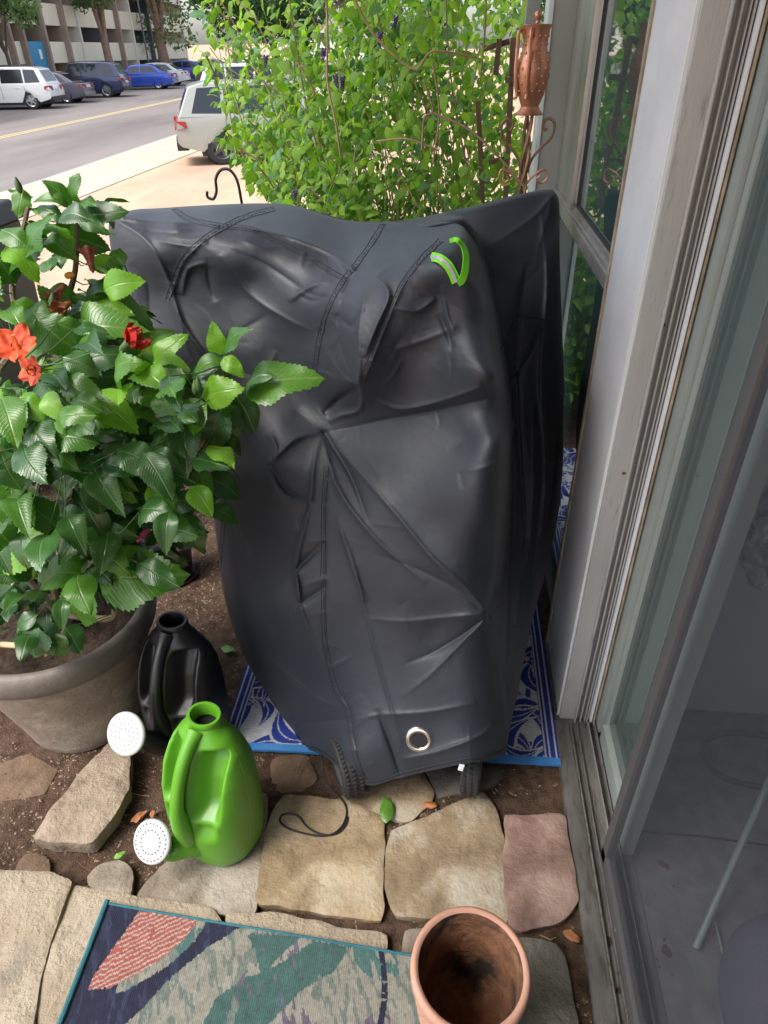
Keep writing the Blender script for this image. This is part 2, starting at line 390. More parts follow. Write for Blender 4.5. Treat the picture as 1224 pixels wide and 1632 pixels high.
stone([(676,1222),(700,1272),(731,1264),(782,1255),(802,1240),(800,1222)], .01, .03, ST['grey'], 'dark grey stone under the right wheel of the covered scooter', seed=21, group=gfl)
stone([(218,1428),(238,1403),(284,1357),(345,1300),(390,1262),(424,1268),(418,1370),(405,1454),(360,1452),(304,1443)], .020, .03, ST['mid'], 'mottled beige stone slab that the green watering can stands on', seed=25, group=gfl)
stone([(51,1329),(78,1293),(129,1230),(176,1187),(208,1195),(205,1262),(182,1300),(147,1340),(100,1337)], .05, .045, ST['rough'], 'long rough pale stone with a broken thick edge beside the big planter', seed=31, rough=.006, tilt=(.05, .06), group=gfl)
stone([(-60,1240),(0,1218),(43,1204),(92,1227),(70,1266),(0,1278),(-60,1290)], .006, .03, ST['brown'], 'flush reddish brown stone at the left edge below the big planter', seed=36, group=gfl, rough=.003)
stone([(137,1397),(157,1377),(187,1372),(205,1382),(211,1400),(208,1428),(172,1427),(145,1420)], .022, .03, ST['mid'], 'small rounded grey stone with a white corner at the slab edge', seed=41, group=gfl)
stone([(18,1392),(38,1362),(60,1357),(78,1368),(78,1394),(50,1398)], .016, .03, ST['brown'], 'small orange brown stone at the edge of the left concrete slab', seed=44, group=gfl)
stone([(434,1208),(487,1200),(505,1240),(480,1258),(432,1262)], .006, .02, ST['brown'], 'dark brown flush stone left of the scooter wheel', seed=47, group=gfl)
stone([(645,1482),(690,1478),(720,1500),(715,1560),(640,1530)], .018, .03, ST['mid'], 'pale block just left of the terracotta pot', seed=53, group=gfl)
gsl = 'rough concrete slabs at the front'
stone([(-260,1400),(0,1388),(80,1392),(112,1408),(96,1450),(60,1560),(40,1700),(-260,1760)], .03, .05, ST['conc'], 'weathered concrete slab at the bottom left corner', 'concrete_slab', 'slab', seed=61, rough=.005, group=gsl)
stone([(116,1412),(200,1426),(338,1448),(350,1470),(365,1640),(300,1740),(50,1740),(70,1560),(100,1460)], .022, .05, ST['conc'], 'beige concrete slab under the left end of the woven mat', 'concrete_slab', 'slab', seed=66, rough=.0035, group=gsl)
stone([(362,1456),(440,1456),(510,1468),(612,1490),(612,1560),(600,1720),(375,1720),(362,1500)], .022, .05, ST['conc'], 'beige concrete slab showing behind the middle of the woven mat', 'concrete_slab', 'slab', seed=71, rough=.0035, group=gsl)
stone([(832,1494),(885,1502),(903,1526),(916,1625),(925,1740),(700,1740),(700,1540),(760,1500)], .012, .05, ST['concg'], 'grey green rough slab to the right of the terracotta pot', 'concrete_slab', 'slab', seed=76, rough=.006, group=gsl)

# specks: perlite, grit, bark (nobody could count them)
def scatter(name, n, region, rs, m, label, flat=.6, seed=1):
    r = np.random.default_rng(seed); V = []; Fq = []; base = np.array([(1,0,0),(0,1,0),(-1,0,0),(0,-1,0),(0,0,1),(0,0,-1)], float)
    tri = np.array([(0,1,4),(1,2,4),(2,3,4),(3,0,4),(1,0,5),(2,1,5),(3,2,5),(0,3,5)])
    x = r.uniform(region[0], region[1], n); y = r.uniform(region[2], region[3], n)
    dens = fbm(x*3, y*3, seed+5, 3); k = dens > .42; x = x[k]; y = y[k]; n = len(x)
    s = r.uniform(rs[0], rs[1], n)*r.uniform(.5, 1, n); th = r.uniform(0, 6.28, n); el = r.uniform(.5, 1.6, n)
    z = ground_z(x, y) - .004 + soil_h(x, y)
    for i in range(n):
        z[i] += s[i]*.25; c, s_ = math.cos(th[i]), math.sin(th[i]); b = base*np.array([s[i]*el[i], s[i]/el[i], s[i]*flat]) * r.uniform(.7, 1.3, (6, 1))
        V.append(np.stack([b[:, 0]*c-b[:, 1]*s_+x[i], b[:, 0]*s_+b[:, 1]*c+y[i], b[:, 2]+z[i]], 1)); Fq.append(tri+6*i)
    o = link(name, mesh_np(name, np.concatenate(V), np.concatenate(Fq), [m], smooth=False)); props(o, label, 'gravel', kind='stuff'); return o
M_PERL = mat('perlite', (.55, .5, .42), .9); M_GRIT = mat('grit', (.16, .11, .08), .95, col2=(.3, .22, .16), scale=30); M_BARK = mat('bark bits', (.12, .065, .035), .9, col2=(.2, .11, .06), scale=20)
scatter('perlite_specks', 2200, (-1.3, .33, .5, 2.2), (.0008, .0024), M_PERL, 'white perlite specks lying scattered over the dark soil', seed=3)
scatter('bark_mulch', 1500, (-1.8, .33, .45, 2.6), (.003, .010), M_BARK, 'small dark bark flakes mixed into the patio soil', flat=.3, seed=8)
scatter('soil_crumbs', 15000, (-1.8, .33, .45, 2.4), (.0014, .0062), M_GRIT, 'brown crumbs and grit lying over the soil between the stones', seed=5)
def twigs(name, n, region, seed, m, label, L0=.05):
    r = np.random.default_rng(seed); mb = MB()
    for i in range(n):
        x, y = r.uniform(region[0], region[1]), r.uniform(region[2], region[3]); a = r.uniform(0, 6.28); L_ = r.uniform(.3, 1)*L0
        pts = []
        for k in range(4):
            xx = x+math.cos(a)*L_*k/3; yy = y+math.sin(a)*L_*k/3; a += r.uniform(-.35, .35)
            pts.append((xx, yy, float(ground_z(np.array(xx), np.array(yy))+soil_h(np.array(xx), np.array(yy)))-.004+r.uniform(0, .004)))
        mb.tube(pts, r.uniform(.0004, .0011), 4)
    o = mb.make(name, m); props(o, label, 'debris', kind='stuff')
twigs('dry_twigs', 330, (-1.5, .3, .55, 2.0), 11, M_BARK, 'thin dry twigs and needles littering the soil')
M_STRAW = mat('straw', (.42, .3, .15), .8)
twigs('straw_bits', 60, (-1.3, .3, .6, 1.9), 13, M_STRAW, 'pale straw stalks lying on the soil and stone joints', .07)

# ================================================================== HOUSE WALL
M_ALU = mat('mill aluminium', (.42, .405, .385), .42, .75, col2=(.52, .50, .48), scale=6, aniso=(3, 3, .12), bump=.08, bscale=90, col3=(.22, .2, .18), scale3=30, thr3=(.56, .72))
M_ALUD = mat('dusty dark aluminium', (.16, .155, .145), .6, .5, col2=(.24, .23, .215), scale=7, aniso=(3, 3, .2), bump=.2, bscale=80, col3=(.08, .075, .065), scale3=22, thr3=(.53, .7))
M_JAMB = mat('speckled paint lit pale', (.50, .51, .53), .6, col2=(.58, .59, .61), scale=5, bump=.25, bscale=150, col3=(.30, .29, .27), scale3=120, thr3=(.66, .74))  # speckles are its own; the paleness holds sky light from the left
M_JAMBG = mat('chalky grey paint', (.33, .33, .32), .65, col2=(.41, .41, .395), scale=4, aniso=(2, 2, .3), bump=.15, bscale=120, col3=(.17, .165, .155), scale3=26, thr3=(.6, .75))
M_CAULK = mat('old yellow caulk', (.40, .33, .22), .9, col2=(.2, .165, .12), scale=14, bump=.5, bscale=60)
M_POST = mat('grey green paint', (.27, .275, .25), .6, col2=(.31, .315, .29), scale=3, bump=.05, bscale=60)
M_POSTL = mat('pale lip and lit post side', (.62, .66, .66), .6)
M_WHITE = mat('lit pale vinyl strip', (.66, .69, .73), .4)  # paleness includes the light caught along the strip's edge
M_RUBBER = mat('dark rubber', (.03, .028, .026), .7)
M_SILL = mat('dirty sill metal', (.11, .105, .095), .65, .4, col2=(.19, .18, .165), scale=7, aniso=(2.5, .6, 1), bump=.3, bscale=120, col3=(.09, .08, .07), scale3=26, thr3=(.5, .66), rvar=.12)
M_GLASS = glass_mat('door glass', (.70, .78, .77), .9, .62, (.15, .19, .185))  # grey-green diffuse share stands in for the reflected outdoors
M_GLASSW = glass_mat('window glass', (.30, .42, .42), 1., .5, (.07, .12, .12))
M_STUCCO = mat('exterior stucco', (.42, .41, .38), .9, col2=(.48, .47, .44), scale=4, bump=.5, bscale=60)
M_DARKF = mat('dark bronze frame', (.045, .045, .05), .5, .3, bump=.05)
WX = .346
house = thing('house', (WX, 1.5, 0), 'grey aluminium framed house wall with sliding door along the right side', 'house')
def hp(name, mb, m, **k):
    o = mb.make(name, m, None, **k); o.parent = house; o.matrix_parent_inverse = Matrix.Translation((-WX, -1.5, 0)); return o
TOP = 2.45
# far post beyond the window
hp('corner_post', MB().box((.292, 2.752, -.3), (.40, 2.86, TOP)), M_POST, bevel=.002)
hp('post_lit_side', MB().box((.276, 2.745, -.3), (.2915, 2.87, TOP)), M_POSTL, bevel=.002)  # the post's left face, with the light from the left put into its colour
hp('back_post', MB().box((.225, 3.0, 1.50), (.272, 3.06, TOP)), M_POST, bevel=.002)
# upper window: frame, sash, glass
def sub(name, mb, m, par, **k):
    o = mb.make(name, m, None, **k); o.parent = par; return o
wf = hp('window', MB().box((.350, 1.572, 1.085), (.392, 2.75, 1.118)).box((.356, 1.572, 1.119), (.392, 2.75, 1.128)), M_ALU, bevel=.0015)
sub('sash_panel', MB().box((.366, 2.36, 1.129), (.388, 2.749, TOP)), M_ALU, wf, bevel=.0015)
sub('sash_stile', MB().box((.358, 2.325, 1.129), (.386, 2.356, TOP)).box((.370, 2.29, 1.150), (.392, 2.324, TOP)), M_ALU, wf, bevel=.0015)
sub('sash_rail', MB().box((.364, 1.573, 1.129), (.392, 2.289, 1.142)), M_ALU, wf, bevel=.001)
sub('glass_pane', MB().box((.378, 1.573, 1.143), (.382, 2.289, TOP)), M_GLASSW, wf)
sub('rubber_seal', MB().box((.372, 2.284, 1.143), (.3775, 2.2895, TOP)).box((.372, 1.573, 1.1425), (.3775, 2.284, 1.147)), M_RUBBER, wf)
# lower fixed pane
lw = hp('low_window', MB().box((.362, 1.572, .0), (.40, 2.75, .06)).box((.360, 2.70, .061), (.40, 2.749, 1.084)), M_DARKF, bevel=.002)
sub('glass_pane', MB().box((.374, 1.573, .061), (.378, 2.699, 1.0845)), M_GLASSW, lw)
# jamb between window and sliding door
hp('jamb_face', MB().box((WX, 1.290, .005), (.372, 1.571, TOP)), M_JAMB, bevel=.0012)
hp('caulk_seam', MB().box((WX-.004, 1.562, .005), (WX-.0005, 1.580, TOP)), M_CAULK)
hp('jamb_lip', MB().box((WX-.003, 1.284, .005), (WX+.003, 1.2895, TOP)), M_POSTL)
hp('jamb_front', MB().box((WX+.0032, 1.275, .004), (.388, 1.2893, TOP)), M_JAMBG, bevel=.001)
jt = hp('door_jamb', MB().box((.3885, 1.283, .004), (.44, 1.30, TOP)).box((.3882, 1.262, .004), (.3912, 1.2825, TOP)).box((.4030, 1.266, .004), (.4055, 1.2825, TOP)).box((.4155, 1.268, .004), (.4175, 1.2825, TOP)).box((.421, 1.266, .004), (.4235, 1.2825, TOP)), M_JAMBG, bevel=.0006)
hp('weather_strip', MB().box((.4262, 1.255, .02), (.4312, 1.2825, TOP)), M_WHITE, bevel=.0006)
hp('rubber_seal', MB().box((.4240, 1.268, .02), (.4258, 1.2825, TOP)).box((.4315, 1.262, .02), (.4335, 1.2825, TOP)), M_RUBBER)
hp('seal_edge', MB().box((.4338, 1.250, .02), (.4370, 1.2825, TOP)), M_CAULK)
M_RUST = mat('rusty screw', (.16, .07, .035), .8, .4)
for z_, x_ in ((1.118, .397), (.09, .397), (.80, .381)):
    s = MB().lathe([(.0005, -.004), (.0035, -.004), (.0042, -.0015), (.0030, 0), (.0012, -.0006)], 12, (0, 0, 0)).make('screw', M_RUST, None, smooth=True, rot=(rad(90), 0, 0))
    s.location = (x_, 1.2815 if x_ > .39 else 1.2735, z_); s.parent = house; s.matrix_parent_inverse = Matrix.Translation((-WX, -1.5, 0))
# glass door panel
gd = thing('sliding_glass_door', (.47, .6, .02), 'sliding glass door panel behind the mesh screen door', 'door')
def pp(par, name, mb, m, **k):
    o = mb.make(name, m, None, **k); o.parent = par; o.matrix_parent_inverse = Matrix.Translation(par.location).inverted(); return o
M_GREEN = mat('green grey anodised frame', (.27, .31, .29), .5, .3, col2=(.33, .37, .35), scale=4, aniso=(2, 2, .3), bump=.05, bscale=90)
pp(gd, 'door_stile', MB().box((.4405, 1.215, .03), (.452, 1.262, TOP)).box((.4522, 1.195, .03), (.464, 1.262, TOP)), M_GREEN, bevel=.0015)
pp(gd, 'door_stile', MB().box((.4405, .88, .03), (.464, .931, TOP)), M_GREEN, bevel=.0015)
pp(gd, 'glass_pane', MB().box((.456, .932, .09), (.460, 1.194, TOP)), M_GLASS)
pp(gd, 'bottom_rail', MB().box((.4405, .932, .03), (.466, 1.1945, .0895)), M_GREEN, bevel=.002)
# sill and tracks
sill = thing('door_sill', (.39, .3, .01), 'worn metal door sill with sliding tracks along the patio edge', 'door sill')
pp(sill, 'sill_plate', MB().box((.331, -1.3, -.05), (.372, 1.262, .012)), M_SILL, bevel=.003)
pp(sill, 'track_bed', MB().box((.3723, -1.3, -.05), (.470, 1.262, .002)), M_SILL)
for x0, x1, z1 in ((.3725, .3765, .016), (.391, .394, .014), (.420, .4235, .022), (.4372, .4395, .026)):
    pp(sill, 'track_rail', MB().box((x0, -1.3, .0022), (x1, 1.2545, z1)), M_ALUD if x0 < .4 else M_ALU, bevel=.0006)
pp(sill, 'jamb_foot', MB().box((WX-.008, 1.262, -.06), (.47, 1.58, .0035)), M_SILL, bevel=.001)
# mesh screen door
M_SCRF = mat('grey screen frame', (.12, .118, .12), .5, .35, bump=.03, bscale=60)
m, nt, p = nodes('insect screen'); N = nt.nodes; L = nt.links
M_SCREEN = m
tcn = N.new('ShaderNodeTexCoord'); sp = N.new('ShaderNodeSeparateXYZ'); L.new(tcn.outputs['Object'], sp.inputs[0])
fac = []
for ax in (1, 2):
    mu = N.new('ShaderNodeMath'); mu.operation = 'MULTIPLY'; mu.inputs[1].default_value = 2*math.pi/.0021; L.new(sp.outputs[ax], mu.inputs[0])
    si = N.new('ShaderNodeMath'); si.operation = 'SINE'; L.new(mu.outputs[0], si.inputs[0]); fac.append(si.outputs[0])
mxm = N.new('ShaderNodeMath'); mxm.operation = 'MAXIMUM'; L.new(fac[0], mxm.inputs[0]); L.new(fac[1], mxm.inputs[1])
gt = N.new('ShaderNodeMapRange'); gt.inputs['From Min'].default_value = .0; gt.inputs['From Max'].default_value = .9
gt.inputs['To Min'].default_value = .10; gt.inputs['To Max'].default_value = .36; L.new(mxm.outputs[0], gt.inputs[0])
trn = N.new('ShaderNodeBsdfTransparent'); mxs = N.new('ShaderNodeMixShader'); L.new(gt.outputs[0], mxs.inputs[0]); L.new(trn.outputs[0], mxs.inputs[1]); L.new(p.outputs[0], mxs.inputs[2]); L.new(mxs.outputs[0], N['Material Output'].inputs[0])
p.inputs['Base Color'].default_value = (.07, .078, .092, 1); p.inputs['Roughness'].default_value = .6
sc = thing('screen_door', (.40, .5, .02), 'grey framed insect screen door slid half across the opening', 'screen door')
SX = .396; SY = .880
pp(sc, 'screen_stile', MB().box((SX-.004, SY-.030, .03), (SX+.014, SY, TOP)), M_SCRF, bevel=.0015)
pp(sc, 'screen_rail', MB().box((SX-.004, -.3, .018), (SX+.014, SY-.0005, .062)), M_SCRF, bevel=.0015)
pp(sc, 'screen_mesh', MB().box((SX+.004, -.3, .0625), (SX+.0045, SY-.0305, TOP)), M_SCREEN)
s = MB().lathe([(.0005, -.002), (.0035, -.002), (.004, 0), (.0012, .001)], 12).make('screw', M_ALU, None, smooth=True, rot=(0, rad(-90), 0)); s.location = (SX-.0045, .71, .04)
s.parent = sc; s.matrix_parent_inverse = Matrix.Translation(sc.location).inverted()
# wall above door/eave, rest of house; the overhang is added to shade the patio
M_SHADEOV = mat('shade overhang', (.5, .48, .44), .8, col2=(.56, .54, .5), scale=2)
hp('wall', MB().box((.402, 2.861, -.8), (4.2, 2.96, 3.2)).box((.34, -2.6, TOP+.002), (.55, 2.86, 3.2)).box((.34, -3.5, -.1), (.55, -1.3, TOP)).box((.551, -3.5, 2.71), (4.3, 2.96, 3.2)), M_STUCCO)
hp('shade_overhang', MB().box((-1.05, -3.5, 2.62), (.339, 3.0, 2.74)), M_SHADEOV)  # unseen overhang, added and sized to dim the light on the patio
# interior room
M_FLOORI = mat('dark carpet', (.10, .105, .11), .95, col2=(.15, .155, .16), scale=20, bump=.3, bscale=200)
M_WALLI = mat('room wall', (.30, .36, .35), .9); M_CURT = mat('pale green vertical blinds', (.34, .40, .375), .7, col2=(.27, .33, .31), scale=3, aniso=(6, 6, .2))
hp('room_floor', MB().box((.472, -3.4, -.05), (4.2, 2.86, .0)), M_FLOORI)
hp('room_wall', MB().box((4.2, -3.4, -.05), (4.3, 2.86, 3.0)).box((.551, -3.5, -.05), (4.2, -3.4, 3.0)).box((.551, -3.4, 2.6), (4.2, 2.86, 2.7)).box((.60, 1.34, .0), (4.2, 1.40, 2.59)), M_WALLI)
for k in range(9):
    x0 = .52+.0*k; y0 = 1.22-.085*k
    if k < 3: hp('blind_slat', MB().box((.50, y0-.07, .05), (.503, y0, 2.4), Matrix.Rotation(rad(25), 3, 'Z')), M_CURT)

# things indoors, seen through the screen
M_CORD = mat('black cord', (.012, .012, .014), .5); M_TUBE = mat('grey green tube', (.25, .31, .29), .4, .3)
c0 = G(1190, 1200, .012)
ring = [(c0[0]+.02+.135*math.cos(t), c0[1]-.02+.085*math.sin(t), .012+.006*math.sin(3*t)) for t in np.linspace(0, 2*math.pi*1.03, 50)]
o = MB().tube(ring, .0075, 8).make('coiled_cable', M_CORD, smooth=True); props(o, 'loop of black cable lying on the dark floor behind the screen', 'cable')
a = G(1108, 1512, .01); b = atX(1224, 1240, .80)
b = G(1224, 1250, .16)
pl = MB().tube([a, a+(b-a)*3.2], .008, 10).make('leaning_pole', M_TUBE, smooth=True); props(pl, 'thin grey pole leaning behind the screen door', 'pole')
o = MB().tube([G(1140, 1470, .01), G(1155, 1530, .004), G(1180, 1560, .004), G(1230, 1580, .004)], .0025, 6).make('thin_wire', M_TUBE, smooth=True); props(o, 'thin pale wire hanging from the foot of the pole', 'wire')
o = MB().tube([G(1010, 1325, .004), G(1110, 1332, .004), G(1230, 1348, .004)], .0025, 6).make('floor_cable', M_CORD, smooth=True); props(o, 'thin dark cable running straight across the indoor floor', 'cable')
M_CUSH = mat('blue purple fabric', (.07, .075, .12), .9, col2=(.10, .09, .13), scale=14, bump=.3, bscale=250)
cc = G(1235, 1600, .12)
bm = bmesh.new(); bmesh.ops.create_uvsphere(bm, u_segments=40, v_segments=24, radius=1)
for v in bm.verts:
    x, y, z = v.co; f = (abs(x)**3+abs(y)**3+abs(z)**3)**(-1/3)*.55+.45; v.co = Vector((x*f*.10, y*f*.14, z*f*.16))
me = bpy.data.meshes.new('seat_cushion'); bm.to_mesh(me); bm.free(); me.polygons.foreach_set('use_smooth', [True]*len(me.polygons)); me.materials.append(M_CUSH)
o = link('seat_cushion', me, None, (cc[0]+.03, cc[1]-.0, .10)); props(o, 'rounded dark blue purple cushion behind the screen at the lower right corner', 'cushion')
m_pl = mat('clear crumpled plastic', (.04, .06, .06), .15, col2=(.5, .6, .6), scale=20, bump=1., bscale=30, spec=.9)
cc = atX(1214, 850, .62)
bm = bmesh.new(); bmesh.ops.create_icosphere(bm, subdivisions=4, radius=.10)
for v in bm.verts:
    n_ = float(fbm(np.array(v.co.x*30+9), np.array(v.co.y*30+v.co.z*41), 4, 3)); v.co *= .6+.8*n_
    v.co.x *= .4
me = bpy.data.meshes.new('glass_ornament'); bm.to_mesh(me); bm.free(); me.materials.append(m_pl)
o = link('hanging_ornament', me, None, cc); props(o, 'crumpled translucent ornament hanging inside behind the screen', 'ornament')

# ================================================================== COVERED SCOOTER
M_COVER, nt, p = nodes('black nylon cover'); N = nt.nodes; L = nt.links
p.inputs['Base Color'].default_value = (.036, .037, .040, 1); p.inputs['Roughness'].default_value = .50; p.inputs['Specular IOR Level'].default_value = .42
p.inputs['Sheen Weight'].default_value = .06; p.inputs['Sheen Roughness'].default_value = .4
tcn = N.new('ShaderNodeTexCoord'); n1 = N.new('ShaderNodeTexNoise'); n1.inputs['Scale'].default_value = 900; n1.inputs['Detail'].default_value = 2; L.new(tcn.outputs['Object'], n1.inputs['Vector'])
n2 = N.new('ShaderNodeTexNoise'); n2.inputs['Scale'].default_value = 9; n2.inputs['Detail'].default_value = 5; L.new(tcn.outputs['Object'], n2.inputs['Vector'])
b1 = N.new('ShaderNodeBump'); b1.inputs['Strength'].default_value = .22; b1.inputs['Distance'].default_value = .001; L.new(n1.outputs[0], b1.inputs['Height'])
b2 = N.new('ShaderNodeBump'); b2.inputs['Strength'].default_value = .07; b2.inputs['Distance'].default_value = .006; L.new(n2.outputs[0], b2.inputs['Height']); L.new(b1.outputs[0], b2.inputs['Normal']); L.new(b2.outputs[0], p.inputs['Normal'])
n3 = N.new('ShaderNodeTexNoise'); n3.inputs['Scale'].default_value = 4; n3.inputs['Detail'].default_value = 8; L.new(tcn.outputs['Object'], n3.inputs['Vector'])
r3 = N.new('ShaderNodeValToRGB'); r3.color_ramp.elements[0].color = (.020, .024, .034, 1); r3.color_ramp.elements[1].color = (.026, .030, .041, 1); L.new(n3.outputs[0], r3.inputs[0]); L.new(r3.outputs[0], p.inputs['Base Color'])
rm_ = N.new('ShaderNodeMapRange'); rm_.inputs['From Min'].default_value = .35; rm_.inputs['From Max'].default_value = .7; rm_.inputs['To Min'].default_value = .46; rm_.inputs['To Max'].default_value = .56; L.new(n3.outputs[0], rm_.inputs[0]); L.new(rm_.outputs[0], p.inputs['Roughness'])
M_SEAM = mat('seam thread', (.012, .012, .014), .8); M_LIME = mat('lime webbing', (.16, .62, .01), .7, bump=.3, bscale=600); M_REFL = mat('grey reflective band', (.35, .36, .36), .35)
M_CHROME = mat('nickel ring', (.75, .74, .72), .18, 1.); M_TYRE = mat('tyre rubber', (.025, .025, .026), .75, bump=.2, bscale=200); M_HUB = mat('grey wheel hub', (.10, .10, .105), .5)

def curve_xy(pts, u):
    """arc-length sampled polyline smoothed"""
    q = np.array(catmull(pts, 10)); d = np.concatenate([[0], np.cumsum(np.hypot(*(q[1:]-q[:-1]).T))]); d /= d[-1]
    return np.stack([np.interp(u, d, q[:, 0]), np.interp(u, d, q[:, 1])], 1)
TOPC = [(181,343),(215,334),(250,332),(310,328),(370,325),(430,324),(466,327),(500,336),(545,350),(585,354),(620,354),(655,350),(700,340),(760,327),(820,311),(862,303),(880,302)]
BOTC = [(482,1192),(508,1200),(538,1222),(565,1243),(592,1252),(625,1243),(683,1229),(747,1216),(781,1211),(806,1200)]
LEFC = [(181,343),(173,362),(180,415),(196,470),(215,525),(248,590),(290,660),(325,730),(337,800),(345,860),(354,930),(366,985),(390,1048),(436,1126),(470,1178),(482,1192)]
RIGC = [(880,302),(891,322),(892,400),(895,500),(899,600),(900,680),(899,740),(893,800),(876,890),(848,990),(830,1080),(815,1150),(806,1200)]
NU, NV = 330, 430
u = np.linspace(0, 1, NU); v = np.linspace(0, 1, NV)
T_, B_ = curve_xy(TOPC, u), curve_xy(BOTC, u); L_, R_ = curve_xy(LEFC, v), curve_xy(RIGC, v)
U, V_ = np.meshgrid(u, v)
PX = np.zeros((NV, NU, 2))
for k in range(2):
    PX[..., k] = (1-V_)*T_[None, :, k] + V_*B_[None, :, k] + (1-U)*L_[:, None, k] + U*R_[:, None, k] \
        - ((1-U)*(1-V_)*T_[0, k] + U*(1-V_)*T_[-1, k] + (1-U)*V_*B_[0, k] + U*V_*B_[-1, k])
px, py = PX[..., 0], PX[..., 1]
def rbf(ctrl, qx, qy, lam=1e-3):
    c = np.array(ctrl, float); P = c[:, :2]/400.; n = len(c)
    def phi(r2): return .5*r2*np.log(r2+1e-12)
    K = phi(((P[:, None]-P[None])**2).sum(-1)) + lam*np.eye(n); Q = np.hstack([np.ones((n, 1)), P])
    A = np.block([[K, Q], [Q.T, np.zeros((3, 3))]]); s = np.linalg.solve(A, np.concatenate([c[:, 2], np.zeros(3)]))
    X = qx.ravel()/400.; Y = qy.ravel()/400.; out = s[n]+s[n+1]*X+s[n+2]*Y
    for i in range(n): out = out + s[i]*phi((X-P[i, 0])**2+(Y-P[i, 1])**2)
    return out.reshape(qx.shape)
front = [(181,343,1.66),(173,400,1.62),(215,525,1.55),(290,660,1.46),(330,740,1.42),(345,860,1.38),(364,975,1.33),(400,1060,1.27),(440,1128,1.20),(482,1190,1.13),
 (592,1250,.965),(683,1229,.97),(750,1215,.965),(806,1200,1.03),(545,1214,.99),(512,1197,1.06),(620,1170,1.0),(700,1150,1.01),(790,1100,1.07),
 (700,1000,1.10),(775,975,1.10),(640,1000,1.10),(560,1050,1.10),(480,1050,1.15),(430,960,1.20),(500,950,1.155),(585,985,1.12),
 (560,880,1.17),(470,880,1.21),(400,840,1.30),(430,760,1.28),(500,790,1.24),(600,820,1.18),(700,830,1.14),(790,820,1.14),(805,700,1.18),(740,700,1.20),(650,740,1.22),(570,720,1.29),(515,690,1.36),(450,680,1.36),
 (560,650,1.36),(620,645,1.30),(700,650,1.255),(770,640,1.22),(800,600,1.22),(745,520,1.255),(700,470,1.275),(700,560,1.262),(640,560,1.27),(640,480,1.27),
 (572,600,1.265),(560,540,1.29),(540,480,1.36),(560,440,1.43),(590,420,1.42),(600,500,1.275),(660,400,1.36),(700,383,1.375),(735,376,1.385),(755,390,1.40),(760,450,1.27),
 (630,395,1.46),(620,358,1.66),(545,352,1.75),(560,400,1.56),(500,430,1.50),(510,530,1.42),(500,590,1.42),(480,650,1.41),
 (470,330,1.82),(400,328,1.84),(310,331,1.80),(250,335,1.74),(400,362,1.62),(340,358,1.62),(280,357,1.62),(220,360,1.62),(480,375,1.62),
 (300,430,1.555),(400,450,1.53),(250,470,1.57),(300,560,1.49),(400,560,1.46),(350,640,1.43),(440,520,1.48),(400,700,1.36),(360,800,1.37),
 (820,311,1.9),(880,310,1.95),(690,345,1.75),(860,600,1.7),(895,700,1.75),(850,900,1.35),(830,1080,1.18)]
back = [(640,360,1.72),(690,350,1.95),(700,341,2.0),(760,330,2.08),(820,316,2.14),(880,306,2.18),(890,340,2.14),(780,370,1.98),(830,400,1.98),(880,420,2.02),(780,450,1.86),(840,520,1.86),(890,560,1.90),
 (815,600,1.74),(860,640,1.76),(898,680,1.82),(825,700,1.64),(860,760,1.62),(893,800,1.66),(815,800,1.50),(850,880,1.48),(870,900,1.50),(800,900,1.32),(830,960,1.32),(848,990,1.34),
 (790,1000,1.15),(815,1060,1.18),(830,1080,1.19),(800,1120,1.10),(815,1150,1.10),(806,1200,1.04),(775,975,1.12),(755,385,1.85),(740,370,1.9)]
Df = rbf(front, px, py); Db = rbf(back, px, py)
rid = np.array([(700,338),(738,362),(756,390),(768,430),(780,480),(792,545),(803,620),(809,680),(806,760),(800,850),(792,920),(778,975),(790,1050),(802,1130),(806,1210)], float)
xr = np.interp(py, rid[:, 1], rid[:, 0]); side = (px-xr)
# the cloth curls round the tiller edge, then falls back to the seat side
curl = .07*np.clip(1+side/13., 0, 1)**2.5*np.clip((1000-py)/60., 0, 1)*np.clip((py-352)/30, 0, 1)
wgt = sstep(-1, 10, side)
D = (Df+curl)*(1-wgt) + np.maximum(Db, Df*0+1.0)*wgt
D = np.minimum(D, 2.3)

# ---- fold and crease network: (points, half width px, height m toward the viewer, skew)
def seg_dist(pts):
    """unsigned distance, signed side and position along a polyline for each grid point"""
    q = np.array(catmull(pts, 6)) if len(pts) > 2 else np.array(pts, float)
    best = np.full(px.shape, 1e9); sg = np.zeros(px.shape); tt = np.zeros(px.shape)
    Ls = np.hypot(*(q[1:]-q[:-1]).T); tot = Ls.sum(); acc = 0
    for i in range(len(q)-1):
        a, b = q[i], q[i+1]; d = b-a; l2 = (d**2).sum()+1e-9
        t = np.clip(((px-a[0])*d[0]+(py-a[1])*d[1])/l2, 0, 1); ex = px-(a[0]+t*d[0]); ey = py-(a[1]+t*d[1]); dd = ex*ex+ey*ey
        m_ = dd < best; best = np.where(m_, dd, best); sg = np.where(m_, np.sign(d[0]*(py-a[1])-d[1]*(px-a[0])), sg); tt = np.where(m_, (acc+t*Ls[i])/tot, tt); acc += Ls[i]
    return np.sqrt(best), sg, tt
disp = np.zeros(px.shape)
